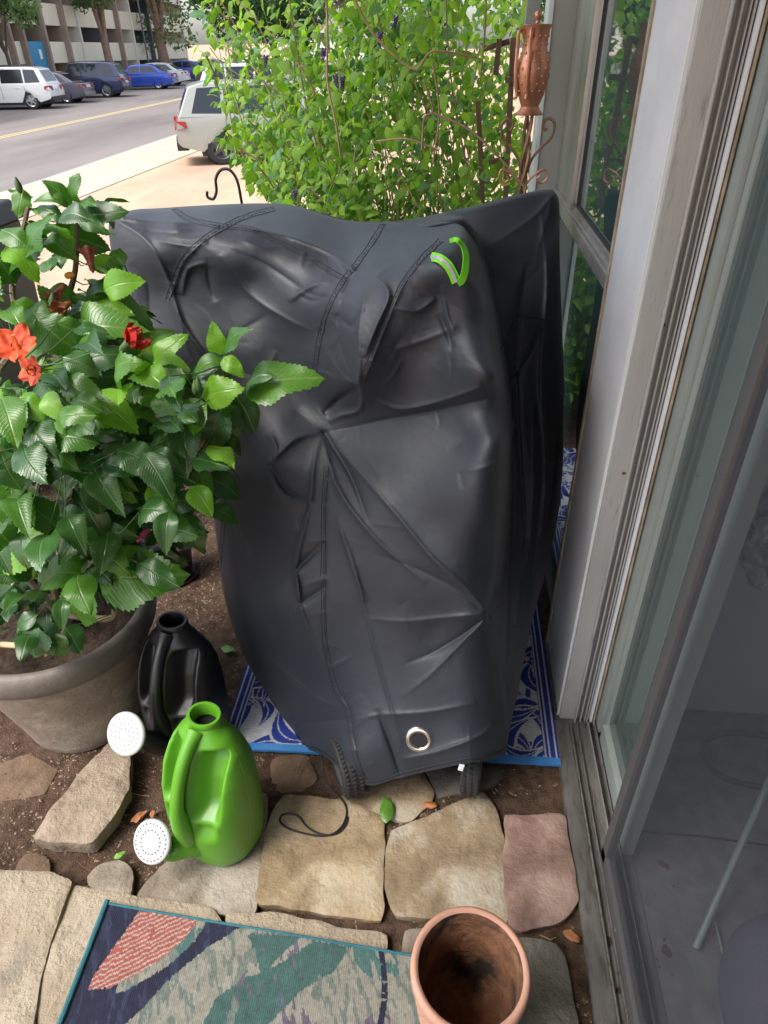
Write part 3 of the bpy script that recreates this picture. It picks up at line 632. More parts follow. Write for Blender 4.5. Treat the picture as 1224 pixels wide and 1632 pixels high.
def fold(pts, w, a, skew=0., taper=1, sharp=1.0, gain=1.12):
    """sharp ridge (a>0) or valley (a<0); skew makes the +side steeper"""
    global disp
    d, s, t = seg_dist(pts); ww = np.where(s > 0, w*(1-skew), w*(1+skew)); x = d/ww
    prof = (1/(1+(x*1.6)**2)**1.5) if sharp < 1 else np.clip(1-x/1.6, 0, 1)**1.6 if sharp > 1 else np.exp(-np.abs(x)*1.7)
    env = np.clip(np.sin(np.pi*np.clip(t, .0, 1)), 0, 1)**.5 if taper == 1 else np.clip(1-t, 0, 1)**.7 if taper == 2 else (t**.7 if taper == 3 else 1)
    disp += gain*a*prof*env
    if abs(a) > .004 and sharp == 1.0 and w > 5.5: disp += .22*a*np.clip(1-d/5.5, 0, 1)*env
# nose lobe under the strap and its dark undercut
fold([(690,392),(640,415),(600,440),(575,500),(572,560),(573,612)], 26, .022, .45, 3)
fold([(590,420),(560,445),(540,500),(545,560),(572,612)], 16, -.012, .2, 1)
fold([(600,440),(620,470),(600,520),(580,570)], 12, .012, -.3)
fold([(535,500),(560,520),(575,495)], 9, -.008)
fold([(572,612),(540,605),(505,590)], 14, .016, -.3)
fold([(520,560),(545,600),(572,612)], 10, .010)
fold([(572,618),(545,632),(515,660)], 16, -.020)
fold([(580,632),(570,655),(545,662),(525,672)], 10, .010)
fold([(600,640),(640,652),(700,640),(770,616)], 20, .014, .4)
fold([(520,690),(600,672),(690,655),(800,630)], 26, -.012, -.2)
fold([(620,560),(680,540),(730,520)], 16, .005)
fold([(625,490),(665,495),(695,475)], 12, .008, .3)
fold([(700,500),(716,540),(720,560)], 10, -.006)
fold([(705,455),(712,500),(725,535)], 9, .005)
# star pinch low right
fold([(776,976),(740,935),(690,890),(640,830),(570,750),(512,690)], 24, .012, -.3, 2)
fold([(776,978),(730,940),(660,905),(590,880)], 20, -.008, .2, 2)
fold([(776,978),(700,985),(640,990),(580,985)], 22, .009, .3, 2)
fold([(776,982),(740,1010),(690,1040),(640,1060)], 22, -.011, -.3, 2)
fold([(778,982),(730,1030),(680,1080),(640,1110)], 14, .006, 0, 2)
fold([(778,975),(792,920),(800,850),(806,760),(808,690),(800,640)], 9, .010, .3, 2)
fold([(780,985),(790,1060),(800,1130)], 12, -.008, 0, 2)
fold([(800,735),(770,745),(745,752)], 8, .005, .2, 2)
fold([(800,850),(830,860),(880,850)], 18, -.006)
# long vertical drapes of the right side
fold([(840,420),(822,560),(828,720),(835,860),(822,1000)], 14, -.022, .1)
fold([(862,330),(872,450),(862,600),(870,760),(855,900),(835,1040)], 12, .018, .2)
fold([(815,620),(818,760),(812,900),(806,1060)], 9, -.020)
fold([(850,640),(850,780),(842,900)], 9, .010)
fold([(890,640),(884,740),(872,840)], 7, -.008)
fold([(880,312),(850,345),(800,380),(770,395)], 16, .012, .2, 2)
fold([(880,318),(862,380),(850,440)], 12, .010, 0, 2)
fold([(896,726),(880,735),(866,740)], 5, .006)
# star pinch and pleats left of the seam
fold([(512,690),(500,740),(494,800),(478,870),(471,908)], 16, .014, .4, 3)
fold([(471,908),(500,880),(520,862)], 10, -.010, .1, 2)
fold([(471,912),(476,940),(478,962)], 8, .012, .3, 1)
fold([(478,962),(505,945),(522,930)], 10, -.009, 0, 2)
fold([(478,964),(495,1010),(515,1060),(528,1090)], 12, .010, .4, 2)
fold([(430,740),(455,780),(492,798)], 14, -.012, .2)
fold([(432,740),(440,715),(430,690)], 10, .008)
fold([(515,690),(470,700),(430,740)], 16, .010, -.2)
fold([(495,800),(480,830),(478,850)], 9, -.008)
fold([(518,690),(560,760),(588,835)], 12, -.012, -.3, 2)
fold([(512,690),(540,780),(600,860),(680,930)], 14, .006)
fold([(556,870),(572,930),(588,1000),(612,1090),(640,1190)], 6, .0035, .5)
fold([(537,825),(555,880),(580,960)], 14, .006, .2)
fold([(380,1020),(440,1060),(500,1110),(540,1130)], 18, .007, .2)
fold([(405,930),(430,1000),(450,1070)], 14, .005)
fold([(450,1145),(500,1150),(560,1145)], 14, -.006)
fold([(560,1150),(600,1140),(680,1135),(760,1120)], 20, .005)
fold([(640,1210),(690,1200),(760,1175),(790,1150)], 12, .006)
fold([(600,1130),(620,1180),(640,1240)], 9, -.006)
fold([(355,820),(385,860),(400,885)], 9, -.006)
# top left wing
fold([(181,345),(250,354),(340,357),(440,372),(520,400),(560,430)], 18, .026, .1, 4)
fold([(181,345),(195,420),(222,520)], 12, .012, .2, 2)
fold([(184,350),(230,380),(262,430),(285,500),(300,560),(330,600)], 16, .014, -.3, 4)
fold([(268,470),(300,530),(345,590)], 8, .016, .3)
fold([(290,470),(300,430),(330,418)], 12, .014, .2)
fold([(330,425),(335,455),(345,480)], 10, -.012)
fold([(230,368),(280,372),(340,366)], 7, -.009)
fold([(245,382),(300,392),(330,384)], 7, .007)
fold([(255,372),(300,380),(350,372)], 5, .005)
fold([(330,385),(420,420),(500,470),(560,470)], 26, -.010)
fold([(350,405),(400,470),(460,510),(505,530)], 26, .010, .2)
fold([(460,480),(500,455),(530,448)], 9, .012, .3)
fold([(475,470),(500,480),(525,470)], 8, -.006)
fold([(330,560),(380,530),(430,500)], 12, -.005)
fold([(370,640),(420,600),(440,560)], 12, .006)
fold([(380,380),(420,395),(460,390)], 10, .006, .2)
fold([(520,560),(540,530),(520,500)], 7, .006)
fold([(210,420),(235,450),(240,520)], 12, -.006)
fold([(225,560),(260,580),(300,640)], 14, -.008)
fold([(600,368),(640,362),(680,372),(720,376)], 14, .012, .3)
fold([(575,395),(620,385),(660,388)], 10, -.008)
for pts in ([(615,352),(600,380),(575,415),(553,445),(530,485),(515,530),(507,580),(505,610)],
            [(440,336),(390,350),(345,372),(310,398),(292,420),(280,450),(272,480),(285,520),(320,580)],
            [(705,386),(670,420),(640,462),(615,520),(595,570),(578,612)]):
    fold(pts, 5, .006, 0, 4)
# crinkle
q1 = fbm(px/46+3, py/60, 21, 4)-.5; q2 = fbm(px/19+py/60, py/22-px/50, 31, 3)-.5; q3 = np.abs(fbm(px/30-py/40, py/34+px/60, 44, 3)-.45)
up_ = np.clip((760-py)/200, .35, 1)
disp += .0030*q1 + (.0014*q2 + .0045*(.12-np.minimum(q3, .12)))*up_
# short star wrinkles radiating along the seams
rg = np.random.default_rng(5)
def along(pts, n, l, w, a):
    q = np.array(catmull(pts, 8))
    for i in range(n):
        k = int((i+.5)/n*(len(q)-2)); d = q[k+1]-q[k]; d /= np.hypot(*d)+1e-9; nn = np.array([-d[1], d[0]])*(1 if rg.random() < .5 else -1)
        o_ = q[k]; e = o_ + nn*l*rg.uniform(.5, 1.2)+d*l*rg.uniform(-.5, .5); fold([o_, e], w, a*rg.uniform(.4, 1), 0, 2)
SEAMS = [
 [(524,742),(520,800),(519,860),(519,930),(520,1000),(526,1050),(540,1100),(557,1130),(563,1170),(572,1210),(585,1245)],
 [(352,738),(356,780),(360,820),(357,860),(352,905)],
 [(439,336),(390,350),(345,372),(310,398),(292,420),(280,450),(270,480)],
 [(278,329),(300,345),(345,356),(400,362),(440,380),(490,405),(530,430),(553,443)],
 [(615,356),(600,382),(575,418),(553,445),(530,485),(515,530),(507,580),(504,610)],
 [(705,386),(670,420),(640,462),(615,520),(595,570),(578,612)],
 [(701,343),(695,352),(690,362)],
]
along(SEAMS[0], 12, 34, 6, .004); along(SEAMS[2], 12, 30, 5, .005); along(SEAMS[3], 16, 28, 6, .005); along(SEAMS[4], 12, 30, 6, .005); along(SEAMS[5], 10, 30, 6, .004)
for ln in SEAMS[:1]+SEAMS[4:6]: fold(ln, 3.5, -.0022, 0, 4)
# many small straight creases, as pressed-in fold lines of unpacked nylon
for i in range(110):
    if i < 80: x0 = rg.uniform(190, 880); y0 = rg.uniform(345, 760)
    else: x0 = rg.uniform(370, 860); y0 = rg.uniform(760, 1220)
    ang_ = math.atan2(y0-690, x0-512)+rg.normal(0, .5) if rg.random() < .5 else rg.uniform(0, 3.14); ln_ = rg.uniform(18, 75)
    p0_ = np.array([x0, y0]); dv = np.array([math.cos(ang_), math.sin(ang_)])*ln_; mid_ = p0_+dv*.5+rg.normal(0, 5, 2)
    fold([p0_, mid_, p0_+dv], rg.uniform(3, 9), rg.choice([-1, 1])*rg.uniform(.0006, .0024)*(.9 if i < 80 else .5), rg.uniform(-.5, .5), 1, 2, 1.)
# pocket flap
flap = np.array([(822,501),(868,512),(862,530),(838,575),(806,616),(797,598),(792,560)])
fm = np.zeros(px.shape, bool)
for i in range(len(flap)):
    a, b = flap[i], flap[(i+1) % len(flap)]
    dy = (b[1]-a[1]) if b[1] != a[1] else 1e-9
    fm ^= ((a[1] > py) != (b[1] > py)) & (px < (b[0]-a[0])*(py-a[1])/dy+a[0])
disp += fm*(.004+.010*(fbm(px/9, py/9, 77, 3)-.5))
fold([(868,512),(838,575),(806,618)], 5, -.008, 0, 4)
fold([(822,501),(868,512)], 3, -.004, 0, 4)
disp *= 1-.42*sstep(600, 520, px)*sstep(700, 620, py)
# ---- silhouette rolls away from the viewer
arcL = np.abs(px-np.array([np.interp(v_, v, L_[:, 0]) for v_ in v])[:, None]); arcR = np.abs(px-R_[:, 0][:, None]); arcT = np.abs(py-T_[:, 1][None, :])
def roll(d, w_, r): x = 1-np.clip(d/w_, 0, 1); return r*(1-np.sqrt(1-np.minimum(x, .9999)**2))
fade = np.clip((1190-py)/80, 0, 1)
D2 = D - disp*np.clip(np.minimum(np.minimum(arcL, arcR), arcT)/8, 0, 1)
D2 = D2 + roll(arcL, 22, .09)*fade + roll(arcR, 16, .07)*fade + roll(arcT, 7, .05)
def atYa(px, py, Yv):
    r = FW[None, None] + RT[None, None]*((px-CX)/F)[..., None] - UPV[None, None]*((py-CY)/F)[..., None]
    return EYE + r*(Yv/r[..., 1])[..., None]
PF = atYa(px, py, D2)
PF[..., 2] = np.maximum(PF[..., 2], .012)
PF[..., 0] = np.minimum(PF[..., 0], np.where(PF[..., 1] > 1.56, .352, .338))
# ---- far side: body closes behind with the scooter's depth
sb = slice(None, None, 5); pxb, pyb = px[::5, ::3], py[::5, ::3]
iv = np.arange(0, NV, 5); iu = np.arange(0, NU, 3)
if iv[-1] != NV-1: iv = np.append(iv, NV-1)
if iu[-1] != NU-1: iu = np.append(iu, NU-1)
Fb = PF[np.ix_(iv, iu)]; ub = u[iu]; vb = v[iv]
prof = np.sqrt(np.clip(np.sin(np.pi*ub), 0, 1))[None, :]*np.sqrt(np.clip(np.sin(np.pi*vb*.5), 0, 1))[:, None]
PB = Fb.copy(); backy = np.maximum(2.25-.10*vb[:, None], Fb[..., 1]+.03)
PB[..., 1] = Fb[..., 1] + prof*(backy-Fb[..., 1])
PB[..., 0] = Fb[..., 0]*(1-.05*prof)
PB[..., 2] = np.where(prof > 0, Fb[..., 2]-.02*prof, Fb[..., 2]); PB[..., 2] = np.maximum(PB[..., 2], .012)
V1 = PF.reshape(-1, 3); V2 = PB.reshape(-1, 3); base = np.array([0., 1.35, 0.])
scoot = thing('covered_scooter', base, 'mobility scooter under a loose creased black nylon cover with lime strap', 'covered scooter')
# weld: cover is one object of two sheets whose edges coincide
me = mesh_np('cover', np.concatenate([V1, V2])-base, [grid_faces(NV, NU), grid_faces(len(iv), len(iu))[:, ::-1]+len(V1)], [M_COVER])
cover = link('cover', me, scoot)
def surf(x, y):
    """point on the finished cover nearest to a pixel, and its outward normal"""
    k = np.argmin((px-x)**2+(py-y)**2); i, j = divmod(k, NU); i = min(max(i, 2), NV-3); j = min(max(j, 2), NU-3)
    a = PF[i, j+2]-PF[i, j-2]; b = PF[i+2, j]-PF[i-2, j]; n = np.cross(a, b); n /= np.linalg.norm(n)+1e-9
    if n @ (PF[i, j]-EYE) > 0: n = -n
    return PF[i, j], n
def ribbon(name, pts, wid, thick, m, par, off=.0006, n=10, dens=10):
    q = catmull(pts, dens); P = []; Nn = []
    for a in q: p_, n_ = surf(*a); P.append(p_+n_*off); Nn.append(n_)
    P = np.array(P); Nn = np.array(Nn)
    for _ in range(2): P[1:-1] = .5*P[1:-1]+.25*(P[:-2]+P[2:])
    mb = MB(); prev = None
    for i in range(len(P)):
        t = P[min(i+1, len(P)-1)]-P[max(i-1, 0)]; s_ = np.cross(t, Nn[i]); s_ /= np.linalg.norm(s_)+1e-9
        c = [P[i]+s_*wid/2, P[i]+s_*wid*.3+Nn[i]*thick, P[i]-s_*wid*.3+Nn[i]*thick, P[i]-s_*wid/2]
        c = [mb.b.verts.new(Vector(list(x-base))) for x in c]
        if prev:
            for k in range(3): mb.b.faces.new((prev[k], prev[k+1], c[k+1], c[k]))
        prev = c
    return mb.make(name, m, par, smooth=True, angle=80)
def offs(pts, d):
    q = np.array(pts, float); o_ = []
    for i in range(len(q)):
        t = q[min(i+1, len(q)-1)]-q[max(i-1, 0)]; t /= np.hypot(*t)+1e-9; o_.append(q[i]+np.array([-t[1], t[0]])*d)
    return o_
for i, sm in enumerate(SEAMS):
    ribbon('seam', sm, .0015, .0009, M_SEAM, cover)
    if i in (0, 1, 2, 3, 4, 5): ribbon('seam', offs(sm, 7 if i != 1 else 6), .0012, .0007, M_SEAM, cover)
    # stitches along the seam
    st = MB(); q = np.array(catmull(offs(sm, 3.4), 30)); dd = np.concatenate([[0], np.cumsum(np.hypot(*(q[1:]-q[:-1]).T))]); nst = int(dd[-1]/7)
    for k in range(nst):
        s0 = (k+.2)*7; s1 = s0+4; a = (np.interp(s0, dd, q[:, 0]), np.interp(s0, dd, q[:, 1])); b = (np.interp(s1, dd, q[:, 0]), np.interp(s1, dd, q[:, 1]))
        pa, na = surf(*a); pb, nb = surf(*b)
        if np.linalg.norm(pa-pb) < .03 and np.linalg.norm(pa-pb) > .001: st.tube([pa-base+na*.0006, pb-base+nb*.0006], .0006, 4)
    props(st.make('stitching', M_SEAM, cover), kind='stuff')
ribbon('seam', [(822,501),(845,507),(868,512),(858,538),(838,575),(806,616)], .0035, .0016, M_SEAM, cover)
ribbon('seam', [(822,503),(812,525),(796,558)], .003, .0015, M_SEAM, cover)
# centre crease runs are in the cloth; hem band
ribbon('hem', [(486,1188),(510,1195),(539,1216),(566,1237),(592,1245),(625,1236),(683,1222),(747,1209),(781,1204),(803,1194)], .004, .0015, M_SEAM, cover)
# lime strap: two loops hanging off the seam end
def strap(pix, m, wid, par, name, off):
    q = catmull(pix, 8); mb = MB(); prev = None; P = np.array([atY(a[0], a[1], a[2]) for a in q])
    for i in range(len(P)):
        t = P[min(i+1, len(P)-1)]-P[max(i-1, 0)]; t /= np.linalg.norm(t); f = P[i]-EYE; f /= np.linalg.norm(f); tw = q[i][3]
        s_ = np.cross(t, f); s_ /= np.linalg.norm(s_)+1e-9; s_ = s_*math.cos(tw)+f*math.sin(tw); nn = np.cross(s_, t)
        if nn @ f > 0: nn = -nn
        c = [mb.b.verts.new(Vector(list(P[i]+s_*a*wid+nn*(b+off)-base))) for a, b in ((-.5, 0), (.5, 0), (.5, .0014), (-.5, .0014))]
        if prev:
            for k in range(4): mb.b.faces.new((prev[k], prev[(k+1) % 4], c[(k+1) % 4], c[k]))
        prev = c
    return mb.make(name, m, par, smooth=True, angle=50)
sy0 = surf(712, 425)[0][1]-.022; sy1 = surf(688, 409)[0][1]
front_pix = [(688,409,sy1,.2),(700,412,sy0+.012,.3),(713,422,sy0,.1),(722,437,sy0-.004,0),(727,450,sy0-.006,0)]
back_pix = [(717,384,surf(717,386)[0][1],1.0),(727,382,sy0+.01,1.0),(737,392,sy0+.005,1.0),(742,408,sy0,.8),(741,430,sy0-.004,.6),(736,446,sy0-.006,.5),(729,451,sy0-.006,.6)]
strap(front_pix, M_LIME, .016, scoot, 'strap', 0); strap(back_pix, M_LIME, .014, scoot, 'strap', 0)
strap([(a, b, c-.0022, d) for a, b, c, d in front_pix], M_REFL, .006, scoot, 'strap_stripe', .001)
# grommet
gp, gn = surf(668, 1178); mb = MB(); ang = np.linspace(0, 2*math.pi, 33)
q = Vector(list(gn)).to_track_quat('Z', 'Y')
prof = [(.0195,-.002),(.0195,.0015),(.0215,.0035),(.025,.004),(.030,.003),(.033,.0005),(.033,-.003)]
mb.lathe(prof, 48, closed=True); gr = mb.make('grommet_ring', M_CHROME, scoot, smooth=True, angle=60); gr.location = Vector(list(gp-base+gn*.002)); gr.rotation_euler = q.to_euler()
mb = MB().lathe([(.0005, .001), (.0198, .0012)], 32, closed=True); mb2 = mb.make('grommet_net', M_SEAM, gr, smooth=True)
# wheels under the hem
def wheel(loc, r, w_, rot, name='wheel'):
    t = MB(); prof = [(r*.62, -w_*.45), (r*.8, -w_*.5), (r*.95, -w_*.46), (r, -w_*.3), (r, w_*.3), (r*.95, w_*.46), (r*.8, w_*.5), (r*.62, w_*.45)]
    t.lathe(prof+[prof[0]], 40, closed=True); o = t.make(name, M_TYRE, scoot, smooth=True, angle=35)
    tr = MB()
    for k in range(44):
        a = 2*math.pi*k/44
        for s_ in (-1, 0, 1):
            c = Vector((math.cos(a+.04*s_)*r, math.sin(a+.04*s_)*r, s_*w_*.3)); tr.box(c-Vector((.0035,)*3), c+Vector((.0035,)*3))
    props(tr.make('tread', M_TYRE, o), kind='stuff')
    h = MB().lathe([(.001, w_*.38), (r*.2, w_*.4), (r*.3, w_*.25), (r*.55, w_*.3), (r*.63, w_*.42), (r*.63, -w_*.42), (r*.3, -w_*.3), (.001, -w_*.3)], 32).make('hub', M_HUB, o, smooth=True)
    o.location = Vector(list(np.array(loc)-base)); o.rotation_euler = rot; return o
wp = G(548, 1266, .012); wheel((wp[0]+.004, wp[1]+.035, .086), .075, .055, (rad(90), 0, rad(116)))
wp = G(750, 1256, .012); wheel((wp[0], wp[1]+.022, .092), .080, .050, (rad(90), 0, rad(84)))
lab = MB().box((-.006, -.0006, -.008), (.006, .0006, .008)).make('hem_tag', mat('white tag', (.75, .75, .75), .6), scoot, bevel=.0004); lp = atY(735, 1223, .96); lab.location = Vector(list(lp-base)); lab.rotation_euler = (rad(-30), rad(20), 0)
# draw cord
cord = [(510,1196,.075),(514,1215,.055),(516,1236,.035),(527,1256,.017),(541,1270,.017),(551,1284,.017),(552,1300,.017),(544,1318,.017),(528,1330,.017),(505,1332,.017),(475,1326,.017),(455,1318,.017),(446,1308,.017),(450,1299,.017),(464,1297,.017),(477,1302,.017),(486,1314,.017),(500,1325,.017),(520,1331,.017),(538,1328,.017),(550,1316,.018),(554,1302,.018)]
cp = catmull([G(a, b, z_) for a, b, z_ in cord], 6)
cp[0] = atY(510, 1194, surf(510, 1190)[0][1]-.004)
MB().tube([p_-base for p_ in cp], .0024, 8).make('drawcord', M_CORD, scoot, smooth=True)
tg = MB().tube([atY(510,1196,1.085)-base, atY(514,1206,1.075)-base], .005, 8).make('cord_lock', M_CORD, scoot, smooth=True)

# ================================================================== RUGS AND MAT
M_RUG = attr_mat('woven plastic rug', .75, bump=.3, bscale=500, var=.12); M_HEM = mat('bright blue hem', (.03, .16, .42), .7, col2=(.04, .2, .5), scale=30, bump=.2, bscale=300)
def pixgrid(o0, e1, e2, n1, n2, zf, colf, name, m, thick=.004):
    """woven sheet: coloured point by point, ribs and folds as real relief"""
    A, B = np.meshgrid(np.linspace(0, 1, n1), np.linspace(0, 1, n2)); o0, e1, e2 = map(np.array, (o0, e1, e2))
    P = o0 + A[..., None]*e1 + B[..., None]*e2; P[..., 2] += zf(A, B); col = colf(A, B, P)
    me = mesh_np(name, P.reshape(-1, 3), grid_faces(n2, n1), [m], col=col.reshape(-1, 3)); return me
BLU = np.array([.022, .045, .30]); NAV = np.array([.012, .018, .13]); WHI = np.array([.56, .58, .62])
W1, L1 = .99, 1.70
def rug_col(A, B, P):
    x = A*W1; y = B*L1
    g = np.zeros(A.shape)
    # scrolling stems
    for k in range(-1, 6):
        cx0 = k*.22; s_ = np.sin(y*13+k*2.1)*.045; d = np.abs(x-cx0-s_); g = np.maximum(g, (d < .0075)*1.)
    rg = np.random.default_rng(4)
    for i in range(330):   # pairs of curved leaves off the stems
        cx, cy = rg.uniform(0, W1), rg.uniform(0, L1); a = rg.uniform(0, 6.28); ln = rg.uniform(.05, .10); wd = ln*.30
        dx = x-cx; dy = y-cy; uu = dx*math.cos(a)+dy*math.sin(a); vv = -dx*math.sin(a)+dy*math.cos(a); vv = vv-.35*uu*uu/ln*4*.5
        e = (np.abs(vv)/wd)+np.abs(uu/ln)**1.6; g = np.where((e < 1.28) & (e > 1.0), 0, g); g = np.where(e < 1, 1, g); g = np.where((e < 1) & (np.abs(vv) < .0016), 0, g)
    for i in range(26):
        cx, cy = rg.uniform(0, W1), rg.uniform(0, L1); r_ = np.hypot(x-cx, y-cy); th = np.arctan2(y-cy, x-cx); R0 = .030*(.75+.25*np.cos(6*th))
        g = np.where(r_ < R0+.006, 0, g); g = np.where(r_ < R0, 1, g); g = np.where(r_ < .010, 0, g)
    inv = (fbm(x*3, y*3, 8, 2) > .5)
    edge = np.minimum(np.minimum(x, W1-x), 9)
    rag = (vnoise(x*180, y*500, 6)-.5)*.0
    c = np.where((g > .5)[..., None], BLU, WHI)
    c = np.where((edge < .040)[..., None], BLU, c)
    for a_, b_ in ((.034, .037), (.022, .026), (.006, .010)): c = np.where(((edge > a_) & (edge < b_))[..., None], WHI, c)
    rib = .78+.22*np.cos(y*2*np.pi/.0052); c = c*rib[..., None]*(.9+.2*vnoise(x*90, y*190, 3))[..., None]
    return c
def rug_z(A, B):
    x = A*W1; y = B*L1
    return .010+.004*fbm(x*6, y*4, 3)+.0012*np.cos(y*2*np.pi/.0052)+.006*sstep(.06, 0, A)*np.sin(y*5)
RB = G(352, 1190, 0.0); BR = G(895, 1217, 0.0); ydir = np.array([-.02, 1, 0.])
e1 = np.array([BR[0]-RB[0]-.005, BR[1]-RB[1], 0]); W1 = float(np.linalg.norm(e1)); e2 = ydir/np.linalg.norm(ydir)*L1
e2 = np.array([-.0, L1, 0]); e1[1] *= 1
me = pixgrid((RB[0], RB[1], 0), e1, e2, 420, 720, rug_z, rug_col, 'blue_rug', M_RUG)
rug = link('outdoor_rug', me); props(rug, 'blue and white outdoor rug with leaf scroll pattern under the covered scooter', 'rug')
hb = MB(); A_ = np.linspace(0, 1, 60)
pf = [np.array([RB[0]+e1[0]*a, RB[1]+e1[1]*a, .012+.004*math.sin(a*9)]) for a in A_]
for dy0, dy1, z0, z1 in ((-.016, .004, 0, .004),):
    prev = None
    for q_ in pf:
        c = [hb.b.verts.new(Vector(list(q_+np.array([0, dy0, -.006])))), hb.b.verts.new(Vector(list(q_+np.array([0, dy0, 0.002])))), hb.b.verts.new(Vector(list(q_+np.array([0, dy1, .004])))), hb.b.verts.new(Vector(list(q_+np.array([0, dy1, -.004]))))]
        if prev:
            for k in range(4): hb.b.faces.new((prev[k], prev[(k+1) % 4], c[(k+1) % 4], c[k]))
        prev = c
hb.make('rug_hem', M_HEM, rug, smooth=True)

# woven mat on the slabs; shapes are laid out on the mat itself
TL, TR, BL = G(170, 1440, .036), G(700, 1530, .036), G(78, 1680, .036)
xd = (TR-TL); xd /= np.linalg.norm(xd); yd = (BL-TL); yd -= 0*xd; yd /= np.linalg.norm(yd); MW, ML = .80, .62
def to_mat(px_, py_): p_ = G(px_, py_, .036)-TL; M_ = np.array([[xd[0], yd[0]], [xd[1], yd[1]]]); return np.linalg.solve(M_, p_[:2])
def inpoly(x, y, poly):
    m_ = np.zeros(x.shape, bool); n = len(poly)
    for i in range(n):
        a, b = poly[i], poly[(i+1) % n]; dy = (b[1]-a[1]) or 1e-9
        m_ ^= ((a[1] > y) != (b[1] > y)) & (x < (b[0]-a[0])*(y-a[1])/dy+a[0])
    return m_
coral = [to_mat(*p_) for p_ in [(222,1452),(270,1456),(318,1464),(300,1490),(262,1525),(215,1555),(175,1575),(140,1578),(150,1555),(185,1505)]]
navy2 = [to_mat(*p_) for p_ in [(332,1466),(385,1477),(330,1510),(270,1560),(215,1620),(190,1640),(90,1700),(80,1660),(140,1590),(200,1580),(270,1538),(310,1500)]]
teal = [to_mat(*p_) for p_ in [(500,1500),(560,1508),(535,1545),(480,1580),(430,1632),(380,1700),(300,1700),(320,1640),(345,1590),(390,1560),(440,1540)]]
teal2 = [to_mat(*p_) for p_ in [(395,1490),(440,1490),(480,1494),(440,1530),(420,1560)]]
NVY = np.array([.022, .026, .052]); CRL = np.array([.36, .10, .085]); GRY = np.array([.27, .265, .225]); TEA = np.array([.060, .125, .115]); OFF = np.array([.42, .37, .31])
def mat_col(A, B, P):
    x = A*MW; y = B*ML; jx = x+.004*(vnoise(x*260, y*330, 1)-.5); jy = y+.006*(vnoise(x*400, y*120, 2)-.5)
    c = np.zeros(A.shape+(3,)); st = fbm(x*60, y*240, 5, 3); q = fbm(x*110-y*40, y*26+x*20, 12, 3)
    c[:] = GRY; t = (q > .50)[..., None]*1.; c = c*(1-t*.55)+TEA*t*.55
    big = fbm(x*5+7, y*5, 33, 3)
    c = np.where(((big > .55) & (q > .42))[..., None], TEA*1.25, c); c = np.where(((big < .36) & (q > .47))[..., None], np.array([.13, .11, .15]), c)
    mt = inpoly(jx, jy, teal) | inpoly(jx, jy, teal2); c = np.where((mt & (q < .60))[..., None], TEA, c)
    mn = inpoly(jx, jy, navy2) | ((jx < .085) & ~inpoly(jx, jy, coral) & (jy < .25)) | ((jy < .012)&(jx < .16)); c = np.where(mn[..., None], NVY*(1+.6*(q > .55))[..., None], c)
    mc = inpoly(jx, jy, coral); ws = np.abs(((y*95+x*34+.55*np.floor(x*150)*.37+.5*vnoise(x*120, y*80, 9)) % 1)-.5) < .17
    c = np.where(mc[..., None], CRL, c); c = np.where((mc & ws & (vnoise(x*160, y*60, 4) > .18))[..., None], OFF, c)
    c = np.where(((np.abs(x-.60-.012*np.sin(y*20)) < .006) & (vnoise(x*100, y*200, 8) > .3))[..., None], NVY, c)
    kn = .72+.28*np.abs(np.sin(x*math.pi/.0042))*np.abs(np.sin(y*math.pi/.0032+np.floor(x/.0042)*1.57)); return c*kn[..., None]*(.72+.28*vnoise(x*240, y*240, 7))[..., None]
def mat_z(A, B):
    x = A*MW; y = B*ML
    return .0016*np.abs(np.sin(x*math.pi/.0042))*np.abs(np.sin(y*math.pi/.0032+np.floor(x/.0042)*1.57)) + .006*(fbm(x*5, y*4, 3)-.4)+.0
me = pixgrid(TL, xd*MW, yd*ML, 620, 560, mat_z, mat_col, 'woven_mat', attr_mat('woven mat yarn', .95, bump=.3, bscale=700, var=.15))
wm = link('woven_mat', me); props(wm, 'woven mat in teal navy and coral lying on the front slabs', 'mat')
M_TEALE = mat('teal binding', (.018, .10, .13), .85, col2=(.03, .15, .18), scale=40, bump=.4, bscale=400)
eb = MB(); eb.tube([TL+yd*ML*t+np.array([0, 0, .003+.006*(float(fbm(np.array(0.), np.array(ML*t*4), 3))-.4)]) for t in np.linspace(-.008, 1, 40)], .006, 8)
eb.make('mat_binding', M_TEALE, wm, smooth=True)
eb = MB(); eb.tube([TL+xd*MW*t+np.array([0, 0, .001+.006*(float(fbm(np.array(MW*t*5), np.array(0.), 3))-.4)]) for t in np.linspace(0, 1, 60)], .0028, 8)
eb.make('mat_binding', M_TEALE, wm, smooth=True)

